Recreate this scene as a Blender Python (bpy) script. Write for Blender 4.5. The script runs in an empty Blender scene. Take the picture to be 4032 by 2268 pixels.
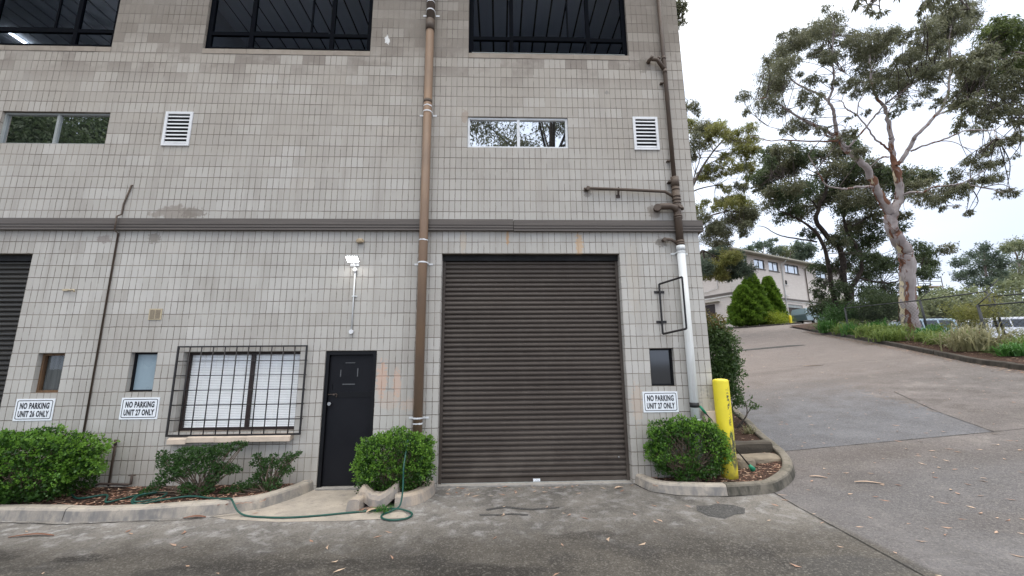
import bpy, bmesh, math, random
import numpy as np
from mathutils import Vector, Matrix, noise
R = math.radians
scene = bpy.context.scene
col = scene.collection

# ------------------------------------------------------------------ camera
cam_d = bpy.data.cameras.new('camera'); cam = bpy.data.objects.new('camera', cam_d); col.objects.link(cam)
CAM = Vector((0.9355, -6.6482, 1.8361))
def cam_rot(yaw, pitch, roll):
    F = Vector((-math.sin(yaw)*math.cos(pitch), math.cos(yaw)*math.cos(pitch), math.sin(pitch)))
    X = Vector((math.cos(yaw), math.sin(yaw), 0)); U = X.cross(F)
    X2 = X*math.cos(roll) + U*math.sin(roll); U2 = U*math.cos(roll) - X*math.sin(roll)
    m = Matrix((X2, U2, -F)).transposed()
    return m.to_4x4()
cam.matrix_world = Matrix.Translation(CAM) @ cam_rot(-0.0349, 0.1834, -0.0092)
cam_d.sensor_width = 36; cam_d.lens = 36*1604.4/4032
cam_d.clip_start = .05; cam_d.clip_end = 900
scene.camera = cam

# ------------------------------------------------------------------ sky, sun, exposure
scene.view_settings.view_transform = 'Standard'; scene.view_settings.look = 'None'
scene.view_settings.exposure = 0.55; scene.view_settings.gamma = 1
SUN_EL, SUN_AZ = R(52), R(35)          # behind thin cloud, above and behind the building's right end
w = bpy.data.worlds.new('World'); scene.world = w; w.use_nodes = True
nt = w.node_tree; nt.nodes.clear()
def wn(t, **k):
    n = nt.nodes.new(t)
    for a, b in k.items(): setattr(n, a, b)
    return n
sky = wn('ShaderNodeTexSky', sky_type='NISHITA', sun_disc=False, sun_elevation=SUN_EL, sun_rotation=SUN_AZ)
bg1 = wn('ShaderNodeBackground'); bg1.inputs[1].default_value = .1
nt.links.new(sky.outputs[0], bg1.inputs[0])
tc = wn('ShaderNodeTexCoord'); sx = wn('ShaderNodeSeparateXYZ'); nt.links.new(tc.outputs['Generated'], sx.inputs[0])
cl = wn('ShaderNodeTexNoise'); cl.inputs['Scale'].default_value = 1.6; cl.inputs['Detail'].default_value = 5
cm = wn('ShaderNodeMapping'); cm.inputs['Scale'].default_value = (1, 1, 3.0)
nt.links.new(tc.outputs['Generated'], cm.inputs[0]); nt.links.new(cm.outputs[0], cl.inputs['Vector'])
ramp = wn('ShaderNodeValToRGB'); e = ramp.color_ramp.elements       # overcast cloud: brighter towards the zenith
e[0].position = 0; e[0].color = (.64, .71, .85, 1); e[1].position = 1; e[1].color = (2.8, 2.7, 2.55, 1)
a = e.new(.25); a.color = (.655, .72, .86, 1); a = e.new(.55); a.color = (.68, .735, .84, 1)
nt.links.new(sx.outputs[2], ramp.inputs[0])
cr = wn('ShaderNodeValToRGB'); e = cr.color_ramp.elements
e[0].position = .35; e[0].color = (.95, .96, .98, 1); e[1].position = .65; e[1].color = (1.07, 1.06, 1.04, 1)
nt.links.new(cl.outputs['Fac'], cr.inputs[0])
mul = wn('ShaderNodeMixRGB', blend_type='MULTIPLY'); mul.inputs[0].default_value = 1
nt.links.new(ramp.outputs[0], mul.inputs[1]); nt.links.new(cr.outputs[0], mul.inputs[2])
# the patch of thin cloud in front of the sun is the brightest part of the sky
dp = wn('ShaderNodeVectorMath', operation='DOT_PRODUCT')
dp.inputs[1].default_value = (math.sin(SUN_AZ)*math.cos(SUN_EL), math.cos(SUN_AZ)*math.cos(SUN_EL), math.sin(SUN_EL))
nt.links.new(tc.outputs['Generated'], dp.inputs[0])
mr = wn('ShaderNodeMapRange'); mr.inputs[1].default_value = .72; mr.inputs[2].default_value = 1; mr.inputs[3].default_value = 1; mr.inputs[4].default_value = 1.4
nt.links.new(dp.outputs['Value'], mr.inputs[0])
mul2 = wn('ShaderNodeVectorMath', operation='SCALE'); nt.links.new(mul.outputs[0], mul2.inputs[0]); nt.links.new(mr.outputs[0], mul2.inputs['Scale'])
# sky made brighter behind the camera, added to light the front wall
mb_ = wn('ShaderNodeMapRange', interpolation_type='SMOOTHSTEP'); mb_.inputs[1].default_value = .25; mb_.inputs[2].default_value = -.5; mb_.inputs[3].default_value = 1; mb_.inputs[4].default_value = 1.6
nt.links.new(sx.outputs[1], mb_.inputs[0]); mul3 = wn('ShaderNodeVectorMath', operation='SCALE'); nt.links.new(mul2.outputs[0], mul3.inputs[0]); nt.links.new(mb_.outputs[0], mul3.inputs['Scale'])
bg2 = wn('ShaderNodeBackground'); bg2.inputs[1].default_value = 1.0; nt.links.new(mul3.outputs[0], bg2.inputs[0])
mx = wn('ShaderNodeMixShader'); mx.inputs[0].default_value = .93
wo = wn('ShaderNodeOutputWorld')
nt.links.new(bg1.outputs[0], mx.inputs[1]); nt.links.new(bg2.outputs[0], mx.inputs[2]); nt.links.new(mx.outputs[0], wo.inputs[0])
sd = bpy.data.lights.new('sun', 'SUN'); sd.energy = .7; sd.angle = R(20); sd.color = (1, .96, .9)
sun = bpy.data.objects.new('sun', sd); col.objects.link(sun)
sun.rotation_euler = (R(90)-SUN_EL, 0, math.pi-SUN_AZ)

# ------------------------------------------------------------------ helpers
def tag(o, label=None, cat=None, group=None, kind=None):
    for k, v in (('label', label), ('category', cat), ('group', group), ('kind', kind)):
        if v: o[k] = v
    return o
def thing(name, loc, label, cat, group=None, rz=0):
    o = bpy.data.objects.new(name, None); col.objects.link(o); o.location = loc; o.rotation_euler.z = rz
    o.empty_display_size = .1
    return tag(o, label, cat, group)
class MB:
    def __init__(s): s.v = []; s.f = []; s.m = []; s.sm = []
    def add(s, vs, fs, mi=0, smooth=False):
        b = len(s.v); s.v += [tuple(v) for v in vs]
        for f in fs: s.f.append(tuple(b+i for i in f)); s.m.append(mi); s.sm.append(smooth)
        return s
    def box(s, x0, x1, y0, y1, z0, z1, mi=0):
        v = [(x0,y0,z0),(x1,y0,z0),(x1,y1,z0),(x0,y1,z0),(x0,y0,z1),(x1,y0,z1),(x1,y1,z1),(x0,y1,z1)]
        return s.add(v, [(0,3,2,1),(4,5,6,7),(0,1,5,4),(1,2,6,5),(2,3,7,6),(3,0,4,7)], mi)
    def quad(s, a, b, c, d, mi=0): return s.add([a,b,c,d], [(0,1,2,3)], mi)
    def tube(s, pts, r, n=10, mi=0, caps=True, smooth=True):
        pts = [Vector(p) for p in pts]; rs = r if isinstance(r, (list, tuple)) else [r]*len(pts)
        vs = []; fs = []; up = None
        for i, p in enumerate(pts):
            t = (pts[min(i+1, len(pts)-1)] - pts[max(i-1, 0)])
            if t.length < 1e-9: t = Vector((0,0,1))
            t.normalize()
            if up is None:
                up = Vector((0,0,1)) if abs(t.z) < .9 else Vector((1,0,0))
            a = t.cross(up)
            if a.length < 1e-6: a = t.orthogonal()
            a.normalize(); b = a.cross(t).normalized(); up = b
            for k in range(n):
                q = 2*math.pi*k/n; vs.append(p + (a*math.cos(q) + b*math.sin(q))*rs[i])
        for i in range(len(pts)-1):
            for k in range(n):
                fs.append((i*n+k, i*n+(k+1)%n, (i+1)*n+(k+1)%n, (i+1)*n+k))
        s.add(vs, fs, mi, smooth)
        if caps:
            s.add(vs[:n], [tuple(range(n))], mi); s.add(vs[-n:], [tuple(range(n-1, -1, -1))], mi)
        return s
    def cyl(s, a, b, r, n=16, mi=0): return s.tube([a, b], r, n, mi)
    def prism(s, pts, axis, a, b, mi=0, smooth=False):      # polygon pts (2-D) extruded along axis from a to b
        def q(p, t):
            return {'x': (t, p[0], p[1]), 'y': (p[0], t, p[1]), 'z': (p[0], p[1], t)}[axis]
        n = len(pts); vs = [q(p, a) for p in pts] + [q(p, b) for p in pts]
        s.add(vs, [tuple(range(n-1, -1, -1)), tuple(range(n, 2*n))], mi)
        s.add(vs, [(i, (i+1) % n, (i+1) % n+n, i+n) for i in range(n)], mi, smooth)
        return s
    def build(s, name, mats, parent=None, bevel=0, loc=None, recalc=True):
        me = bpy.data.meshes.new(name); me.from_pydata(s.v, [], s.f)
        for m in (mats if isinstance(mats, (list, tuple)) else [mats]): me.materials.append(m)
        me.polygons.foreach_set('material_index', s.m); me.polygons.foreach_set('use_smooth', s.sm)
        if recalc:
            bm = bmesh.new(); bm.from_mesh(me)
            bmesh.ops.remove_doubles(bm, verts=bm.verts, dist=1e-5)
            bmesh.ops.recalc_face_normals(bm, faces=bm.faces)
            if bevel:
                bmesh.ops.bevel(bm, geom=[e for e in bm.edges if e.is_manifold and e.calc_face_angle(0) > .5], offset=bevel, segments=2, affect='EDGES', profile=.6)
            bm.to_mesh(me); bm.free()
        me.update()
        o = bpy.data.objects.new(name, me); col.objects.link(o)
        if parent:
            o.parent = parent
            if parent.location.length or parent.rotation_euler.z:   # meshes are written in world coordinates
                o.matrix_parent_inverse = (Matrix.Translation(parent.location) @ parent.rotation_euler.to_matrix().to_4x4()).inverted()
        if loc: o.location = loc
        return o

# ------------------------------------------------------------------ materials
class NT:
    def __init__(s, name):
        s.m = bpy.data.materials.new(name); s.m.use_nodes = True; s.t = s.m.node_tree; s.t.nodes.clear()
        s.out = s.t.nodes.new('ShaderNodeOutputMaterial'); s._co = None
    def n(s, t, ins=None, **k):
        n = s.t.nodes.new(t)
        for a, b in k.items(): setattr(n, a, b)
        for a, b in (ins or {}).items():
            if isinstance(b, bpy.types.NodeSocket): s.t.links.new(b, n.inputs[a])
            else: n.inputs[a].default_value = b
        return n
    def co(s):
        if not s._co: s._co = s.n('ShaderNodeTexCoord').outputs['Object']
        return s._co
    def math(s, op, a, b=0, c=0, clamp=False):
        return s.n('ShaderNodeMath', {0: a, 1: b, 2: c}, operation=op, use_clamp=clamp).outputs[0]
    def noise(s, scale, detail=4, rough=.55, vec=None, out='Fac', dist=0):
        return s.n('ShaderNodeTexNoise', {'Vector': vec or s.co(), 'Scale': scale, 'Detail': detail, 'Roughness': rough, 'Distortion': dist}).outputs[out]
    def scaled(s, v, vec=None): return s.n('ShaderNodeMapping', {'Vector': vec or s.co(), 'Scale': v}).outputs[0]
    def rng(s, v, a, b, c=0, d=1, smooth=False):
        return s.n('ShaderNodeMapRange', {0: v, 1: a, 2: b, 3: c, 4: d}, interpolation_type='SMOOTHSTEP' if smooth else 'LINEAR').outputs[0]
    def mix(s, f, a, b, mode='MIX'):
        A = a if not isinstance(a, tuple) else (a+(1,) if len(a) == 3 else a); B = b if not isinstance(b, tuple) else (b+(1,) if len(b) == 3 else b)
        return s.n('ShaderNodeMixRGB', {0: f, 1: A, 2: B}, blend_type=mode).outputs[0]
    def bsdf(s, color, rough=.8, metal=0, bump=None, bs=.3, bd=.01, spec=.4, **k):
        c = color if not isinstance(color, tuple) else (color+(1,) if len(color) == 3 else color)
        ins = {'Base Color': c, 'Roughness': rough, 'Metallic': metal, 'Specular IOR Level': spec}
        ins.update(k)
        p = s.n('ShaderNodeBsdfPrincipled', ins)
        if bump is not None:
            b = s.n('ShaderNodeBump', {'Height': bump, 'Strength': bs, 'Distance': bd}); s.t.links.new(b.outputs[0], p.inputs['Normal'])
        s.t.links.new(p.outputs[0], s.out.inputs[0]); return s.m
def pm(name, c1, c2=None, scale=6, rough=.7, metal=0, bump=.2, bscale=60, bd=.003, spec=.4, stretch=(1,1,1), lo=.35, hi=.7):
    t = NT(name)
    v = t.scaled(stretch)
    if c2 is None: c2 = tuple(c*.72 for c in c1)
    f = t.rng(t.noise(scale, 5, .6, v), lo, hi)
    c = t.mix(f, c1, c2)
    f2 = t.noise(bscale, 3, .6)
    c = t.mix(t.rng(f2, .3, .7, 0, .25), c, tuple(x*.7 for x in c1))
    return t.bsdf(c, t.rng(f, 0, 1, rough-.06, min(rough+.1, 1)), metal, f2, bump, bd, spec)
def leafmat(name, c1, c2, c3=None, rough=.5, trans=.35):
    t = NT(name)
    r = t.n('ShaderNodeNewGeometry').outputs['Random Per Island']
    big = t.noise(.9, 2)
    c = t.mix(r, c1, c2)
    c = t.mix(t.rng(big, .35, .65, 0, .6), c, c3 or c1)
    p = t.n('ShaderNodeBsdfPrincipled', {'Base Color': c, 'Roughness': rough, 'Specular IOR Level': .35})
    tr = t.n('ShaderNodeBsdfTranslucent', {'Color': t.mix(.5, c, tuple(min(1, x*1.6) for x in c2))})
    m = t.n('ShaderNodeMixShader', {0: trans, 1: p.outputs[0], 2: tr.outputs[0]})
    t.t.links.new(m.outputs[0], t.out.inputs[0]); return t.m
def glassmat(name, tint, refl=.12, rough=.02, back=None):
    t = NT(name)                     # clear pane: mostly lets light through, mirrors at the rate given (more at grazing angles)
    g_ = t.n('ShaderNodeNewGeometry'); dt = t.n('ShaderNodeVectorMath', {0: g_.outputs['Normal'], 1: g_.outputs['Incoming']}, operation='DOT_PRODUCT').outputs['Value']
    fr = t.math('ADD', t.math('MULTIPLY', t.math('POWER', t.math('SUBTRACT', 1, t.math('ABSOLUTE', dt), clamp=True), 5), .95), .045)      # the same from both faces of the pane
    f = t.math('ADD', fr, refl, clamp=True)
    g = t.n('ShaderNodeBsdfGlossy', {'Color': (.9, .93, .97, 1), 'Roughness': rough})
    if back: tr = t.n('ShaderNodeBsdfDiffuse', {'Color': back+(1,)})
    else: tr = t.n('ShaderNodeBsdfTransparent', {'Color': tint+(1,)})
    m = t.n('ShaderNodeMixShader', {0: f, 1: tr.outputs[0], 2: g.outputs[0]})
    t.t.links.new(m.outputs[0], t.out.inputs[0]); return t.m
def emit(name, c, s):
    t = NT(name); e = t.n('ShaderNodeEmission', {'Color': c+(1,), 'Strength': s}); t.t.links.new(e.outputs[0], t.out.inputs[0]); return t.m

def blockwall(name, far=False):
    """split-face concrete blocks 400 x 200 mm, scored into four 100 mm ribs each"""
    t = NT(name); co = t.co()
    wob = t.n('ShaderNodeTexNoise', {'Vector': co, 'Scale': 5, 'Detail': 3}).outputs['Color']
    wob = t.n('ShaderNodeVectorMath', {0: wob, 1: (.5, .5, .5)}, operation='SUBTRACT').outputs[0]
    wob2 = t.n('ShaderNodeTexNoise', {'Vector': co, 'Scale': 38, 'Detail': 2}).outputs['Color']
    wob2 = t.n('ShaderNodeVectorMath', {0: wob2, 1: (.5, .5, .5)}, operation='SUBTRACT').outputs[0]
    wv = t.n('ShaderNodeVectorMath', {0: wob, 'Scale': .012}, operation='SCALE').outputs[0]
    wv2 = t.n('ShaderNodeVectorMath', {0: wob2, 'Scale': .009}, operation='SCALE').outputs[0]
    cw = t.n('ShaderNodeVectorMath', {0: co, 1: wv}, operation='ADD').outputs[0]
    cw = t.n('ShaderNodeVectorMath', {0: cw, 1: wv2}, operation='ADD').outputs[0]
    sp = t.n('ShaderNodeSeparateXYZ', {0: cw})
    h = t.math('ADD', sp.outputs[0], sp.outputs[1]); h = t.math('ADD', h, 40.0)
    up = t.math('GREATER_THAN', sp.outputs[2], 4.15)
    z = t.math('ADD', t.math('SUBTRACT', sp.outputs[2], .06), t.math('MULTIPLY', up, .06)); z = t.math('ADD', z, 20.0)
    vec = t.n('ShaderNodeCombineXYZ', {0: h, 1: z}).outputs[0]
    def brick(bw, off, ms, sm=.1, frq=2):
        return t.n('ShaderNodeTexBrick', {'Vector': vec, 'Color1': (0,0,0,1), 'Color2': (1,1,1,1), 'Mortar': (0,0,0,1), 'Scale': 1, 'Mortar Size': ms,
                   'Mortar Smooth': sm, 'Bias': 0, 'Brick Width': bw, 'Row Height': .2}, offset=off, offset_frequency=frq, squash=1)
    cell = brick(.1, 0, .0064, .45); blk = brick(.4, .5, .0045, .5)
    bed = brick(60, 0, .0066, .45)
    filled = t.rng(t.noise(2.6, 2, .5, t.scaled((4, 4, 1.6))), .36, .46)       # some score lines are filled with mortar
    vert = t.math('MULTIPLY', cell.outputs['Fac'], t.rng(filled, 0, 1, .25, .85))
    g = t.math('MAXIMUM', vert, bed.outputs['Fac'])
    b1 = t.n('ShaderNodeSeparateXYZ', {0: blk.outputs['Color']}).outputs[0]
    c1 = t.n('ShaderNodeSeparateXYZ', {0: cell.outputs['Color']}).outputs[0]
    zz = t.n('ShaderNodeSeparateXYZ', {0: co})
    big = t.noise(.55, 3, .6); mid = t.noise(2.2, 4, .6)
    low = t.mix(t.rng(big, .35, .7), (.492, .475, .438), (.415, .398, .365))
    hi_ = t.mix(t.rng(big, .35, .7), (.385, .355, .312), (.458, .432, .390))
    base = t.mix(t.rng(zz.outputs[2], 4.2, 5.6, 0, 1), low, hi_)
    base = t.mix(t.rng(b1, .68, 1.0, 0, .50), base, (.36, .335, .30)); base = t.mix(t.math('MULTIPLY', t.rng(b1, .60, .61), t.rng(b1, .625, .62, 0, .16)), base, (.58, .52, .45))
    base = t.mix(t.rng(b1, .30, 0, 0, .30), base, (.64, .625, .595))
    base = t.mix(t.rng(c1, .0, 1, 0, .10), base, (.33, .33, .33))
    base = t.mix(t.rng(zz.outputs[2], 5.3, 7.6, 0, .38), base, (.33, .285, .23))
    # blocks that stay damp near the top between the windows are browner
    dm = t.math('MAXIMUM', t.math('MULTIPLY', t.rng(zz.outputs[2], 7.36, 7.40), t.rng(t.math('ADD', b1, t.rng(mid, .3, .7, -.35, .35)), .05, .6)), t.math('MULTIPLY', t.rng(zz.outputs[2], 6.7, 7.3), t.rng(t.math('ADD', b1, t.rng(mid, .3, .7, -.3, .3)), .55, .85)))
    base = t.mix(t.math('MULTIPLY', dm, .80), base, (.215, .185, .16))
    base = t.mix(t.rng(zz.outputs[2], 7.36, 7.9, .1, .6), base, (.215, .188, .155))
    streak = t.noise(1, 4, .6, t.scaled((5, 5, .35)))
    base = t.mix(t.rng(streak, .50, .72, 0, .38), base, (.27, .245, .215))
    base = t.mix(t.rng(t.noise(1.3, 3, .6, t.scaled((1, 1, .7))), .55, .75, 0, .28), base, (.34, .32, .29))
    pit = t.noise(90, 3, .7); base = t.mix(t.rng(pit, .58, .72, 0, .38), base, (.24, .23, .22))
    base = t.mix(t.rng(pit, .42, .3, 0, .25), base, (.66, .65, .63))
    base = t.mix(t.rng(zz.outputs[2], .55, 0, 0, .35), base, (.34, .31, .27))       # splash-stained foot of the wall
    lightm = t.rng(t.noise(1.4, 2), .45, .6)
    gc = t.mix(lightm, (.135, .115, .095), (.25, .225, .19))
    base = t.mix(t.math('MULTIPLY', g, .97), base, gc)
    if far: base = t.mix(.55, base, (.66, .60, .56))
    if not far:
        for (x, zc, rx, rz, c, s_) in STAINS:
            dx = t.math('DIVIDE', t.math('SUBTRACT', zz.outputs[0], x), rx); dz = t.math('DIVIDE', t.math('SUBTRACT', zz.outputs[2], zc), rz)
            d = t.math('SQRT', t.math('ADD', t.math('MULTIPLY', dx, dx), t.math('MULTIPLY', dz, dz)))
            d = t.math('ADD', d, t.rng(t.noise(7 if min(rx, rz) > .12 else 22, 3), .3, .7, -.45, .45))
            base = t.mix(t.rng(d, 1.0, .72, 0, s_), base, c)
    hgt = t.math('SUBTRACT', t.math('MULTIPLY', pit, .25), g)
    return t.bsdf(base, .92, 0, hgt, .75, .006, .2)
STAINS = [(-5.52, 3.91, .13, .08, (.27,.24,.22), .8), (-4.72, 3.92, .11, .1, (.25,.23,.2), .9), (-4.45, 4.36, .40, .14, (.24,.21,.18), .75), (-4.15, 4.36, .22, .1, (.2,.175,.15), .7),
          (-.90, 1.62, .09, .3, (.62,.36,.24), .45), (-.66, 1.55, .07, .26, (.62,.36,.24), .4), (-.42, 1.22, .2, .1, (.62,.40,.28), .25), (-.78, 1.28, .2, .14, (.60,.40,.28), .2),
          (2.32, 3.82, .07, .22, (.52,.33,.17), .6), (1.1, 3.95, .03, .16, (.50,.28,.12), .6), (.35, 3.88, .06, .25, (.45,.36,.26), .4), (3.22, 3.2, .12, .7, (.45,.40,.33), .3), (3.15, 1.2, .1, .35, (.5,.38,.29), .4),
          (-1.1, 7.75, .05, .10, (.8,.8,.78), .8),
          (3.66, 7.3, .11, .17, (.20,.18,.15), .6), (3.66, 4.44, .13, .15, (.22,.19,.16), .7), (3.75, 3.86, .12, .1, (.16,.14,.12), .7), (2.5, 4.76, .07, .09, (.18,.16,.14), .6), (2.95, 6.72, .05, .04, (.2,.19,.18), .6),
          (.35, 6.2, .07, .14, (.33,.27,.22), .7), (4.25, 1.15, .1, .28, (.60,.55,.46), .5), (4.05, 4.35, .12, .5, (.2,.18,.16), .4)]

M = {}
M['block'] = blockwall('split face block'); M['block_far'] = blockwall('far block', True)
M['band'] = pm('weathered brown paint', (.085,.072,.062), (.125,.108,.095), 2, .55, 0, .15, 40, stretch=(.4,1,14))
def rollermat():
    t = NT('brown roller steel'); z = t.n('ShaderNodeSeparateXYZ', {0: t.co()}).outputs[2]
    c = t.mix(t.rng(t.noise(1.2, 5, .6, t.scaled((.35, 1, 2.5))), .35, .65), (.050,.039,.032), (.070,.056,.046))
    c = t.mix(t.rng(t.noise(2.2, 4, .65, t.scaled((3, 1, .25))), .5, .75, 0, .22), c, (.10,.085,.07))            # rain runs
    c = t.mix(t.math('MULTIPLY', t.rng(z, .9, 0), t.rng(t.noise(3, 4), .4, .65, 0, .35)), c, (.14,.12,.10))       # dust at the foot
    c = t.mix(t.rng(t.noise(26, 3, .7), .66, .72, 0, .5), c, (.13,.115,.10))
    return t.bsdf(c, t.rng(t.noise(3, 3), .3, .7, .38, .58), 0, t.noise(2.5, 3, .5), .25, .012, .35)
M['roller'] = rollermat()
M['roller_old'] = pm('dark olive roller steel', (.020,.018,.015), (.034,.031,.025), 1.6, .42, 0, .15, 30, stretch=(.5,1,5))
M['pipe'] = pm('brown pipe paint', (.235,.150,.092), (.165,.112,.078), 2.2, .5, 0, .15, 40, stretch=(1,1,.5))
M['pipe_dark'] = pm('dark brown pipe paint', (.078,.056,.042), (.11,.078,.055), 3, .55, 0, .3, 50)
def pvcmat():
    t = NT('white pvc'); z = t.n('ShaderNodeSeparateXYZ', {0: t.co()}).outputs[2]
    c = t.mix(t.rng(t.noise(2, 4, .6, t.scaled((1, 1, .3))), .4, .7), (.64,.66,.66), (.54,.55,.53)); c = t.mix(t.rng(t.noise(5, 5, .7, t.scaled((2, 2, .25))), .52, .72, 0, .5), c, (.36,.34,.29))
    c = t.mix(t.math('MULTIPLY', t.rng(z, 1.3, .4), .55), c, (.36,.37,.31)); return t.bsdf(c, .45, spec=.35)
M['pvc'] = pvcmat()
M['white'] = pm('white paint', (.74,.75,.76), (.6,.61,.62), 3, .4, 0, .05, 40)
M['grille'] = pm('black steel', (.012,.011,.012), (.024,.02,.02), 6, .45)
M['black'] = pm('black door paint', (.0055,.006,.0085), (.009,.0095,.0125), 2.5, .5, 0, .2, 45, spec=.18)
M['black_frame'] = pm('black frame', (.004,.0045,.006), (.007,.0075,.009), 4, .45, spec=.2)
M['navy_frame'] = pm('dark window frame', (.002,.003,.005), (.004,.005,.008), 4, .8, spec=.04)
M['brown_frame'] = pm('brown timber frame', (.018,.010,.009), (.032,.018,.014), 5, .5, stretch=(1,1,.2))
M['timber'] = pm('stained timber', (.17,.095,.045), (.10,.06,.035), 5, .7, stretch=(3,3,.4))
M['alu'] = pm('pale aluminium', (.72,.74,.75), (.58,.6,.61), 4, .35)
M['alu_grey'] = pm('grey aluminium', (.33,.35,.34), (.25,.27,.26), 4, .4)
M['cream'] = pm('cream brick', (.56,.46,.37), (.43,.36,.29), 7, .85, 0, .5, 90)
M['beige'] = pm('beige plastic', (.50,.42,.28), (.38,.32,.22), 9, .6)
M['sill'] = pm('block sill', (.33,.285,.235), (.25,.215,.175), 4, .9, 0, .4, 80)
M['dark'] = pm('dark void', (.012,.012,.013), None, 4, .8)
M['glass_up'] = glassmat('tinted glass', (.58,.64,.74), -.045)
M['glass_mid'] = glassmat('mirror film glass', (.2,.2,.2), .62, .015, (.012,.016,.016))
M['glass_big'] = glassmat('window glass', (1,1,1), .0)
M['glass_dark'] = glassmat('dark glass', (.1,.1,.1), .03, .08, (.014,.015,.016))
M['frost'] = pm('frosted glass', (.30,.38,.42), (.24,.32,.37), 1.5, .25, 0, .05, 20)
M['curtain'] = pm('grey curtain', (.10,.11,.11), (.04,.045,.045), 9, .8, stretch=(2,2,.15))
def plainmat(n, c, r=.6): t = NT(n); return t.bsdf(c, r, spec=.2)
M['blind'] = plainmat('white blind', (.95,.96,.95))
M['ceiling'] = pm('ceiling boards', (.68,.70,.72), (.6,.62,.65), 1.5, .8, 0, 0)
M['wall_in'] = pm('room wall', (.45,.45,.45), None, 1, .9, 0, 0)
M['tube_light'] = emit('fluorescent', (.9,.95,1), 9)
M['flood'] = emit('floodlight led', (1,.97,.93), 28)
M['sign_w'] = pm('sign white', (.80,.83,.86), (.74,.77,.80), 3, .4, 0, 0)
M['sign_k'] = pm('sign black', (.022,.024,.03), None, 3, .5, 0, 0)
M['red'] = pm('sign red', (.5,.06,.07), None, 3, .5, 0, 0)
M['chrome'] = pm('chrome', (.65,.66,.67), None, 3, .2, 1, 0)
M['green_plastic'] = pm('green plastic', (.02,.26,.14), None, 9, .4)
M['hose'] = pm('teal garden hose', (.008,.060,.045), (.012,.085,.064), 9, .42)
M['rubber'] = pm('black rubber', (.016,.016,.017), (.03,.03,.03), 9, .6)
M['steel_rust'] = pm('old pipe steel', (.06,.045,.04), (.11,.08,.06), 12, .7)
M['sandstone'] = pm('cream rock', (.22,.18,.13), (.13,.11,.085), 4, .9, 0, .5, 40, .01)
M['sleeper'] = pm('old sleeper', (.085,.072,.055), (.035,.03,.024), 3, .95, 0, .8, 30, .01, stretch=(.4,.4,3))
M['roof'] = pm('roof sheet', (.30,.28,.22), (.22,.21,.17), 2, .6)
M['fence'] = pm('galvanised fence', (.035,.037,.04), (.06,.063,.065), 5, .5, .3)
M['tyre'] = pm('tyre', (.02,.02,.021), None, 9, .8)
M['carglass'] = glassmat('car glass', (.1,.1,.1), .16, .02, (.05,.065,.075))
def carpaint(n, c): t = NT(n); return t.bsdf(t.mix(t.rng(t.noise(3), .4, .7, 0, .2), c, tuple(x*.8 for x in c)), .3, .15, spec=.6, **{'Coat Weight': .6})
M['car_white'] = carpaint('white car paint', (.56,.58,.62)); M['wagonglass'] = glassmat('wagon glass', (.1,.1,.1), .02, .03, (.012,.016,.018)); M['car_blue'] = carpaint('pale blue car paint', (.30,.40,.47)); M['car_grey'] = carpaint('teal grey paint', (.14,.20,.225))

def concrete(name, c1, c2, c3):
    t = NT(name); a = t.noise(2.5, 5, .65); b = t.noise(9, 4, .7); f = t.noise(120, 3, .7)
    c = t.mix(t.rng(a, .38, .62), c1, c2); c = t.mix(t.rng(b, .52, .7, 0, .8), c, c3)
    c = t.mix(t.rng(f, .55, .7, 0, .45), c, tuple(x*.45 for x in c1)); c = t.mix(t.rng(f, .42, .3, 0, .3), c, tuple(min(1, x*1.5) for x in c1))
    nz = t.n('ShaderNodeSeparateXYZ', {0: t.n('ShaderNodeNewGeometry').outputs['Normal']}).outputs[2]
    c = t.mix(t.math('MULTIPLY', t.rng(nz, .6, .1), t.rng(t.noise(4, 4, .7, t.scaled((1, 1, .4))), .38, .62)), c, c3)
    return t.bsdf(c, .93, 0, t.math('ADD', t.math('MULTIPLY', f, .4), b), .5, .012, .2)
M['kerb'] = concrete('kerb concrete', (.43,.38,.315), (.33,.295,.25), (.17,.165,.16))
M['kerb_mossy'] = concrete('mossy kerb concrete', (.19,.17,.14), (.11,.10,.08), (.04,.04,.033))
M['kerb_dark'] = concrete('dark kerb', (.075,.066,.056), (.05,.045,.038), (.028,.026,.022))
M['broken'] = concrete('broken kerb concrete', (.44,.36,.28), (.33,.29,.25), (.24,.225,.21))
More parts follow.
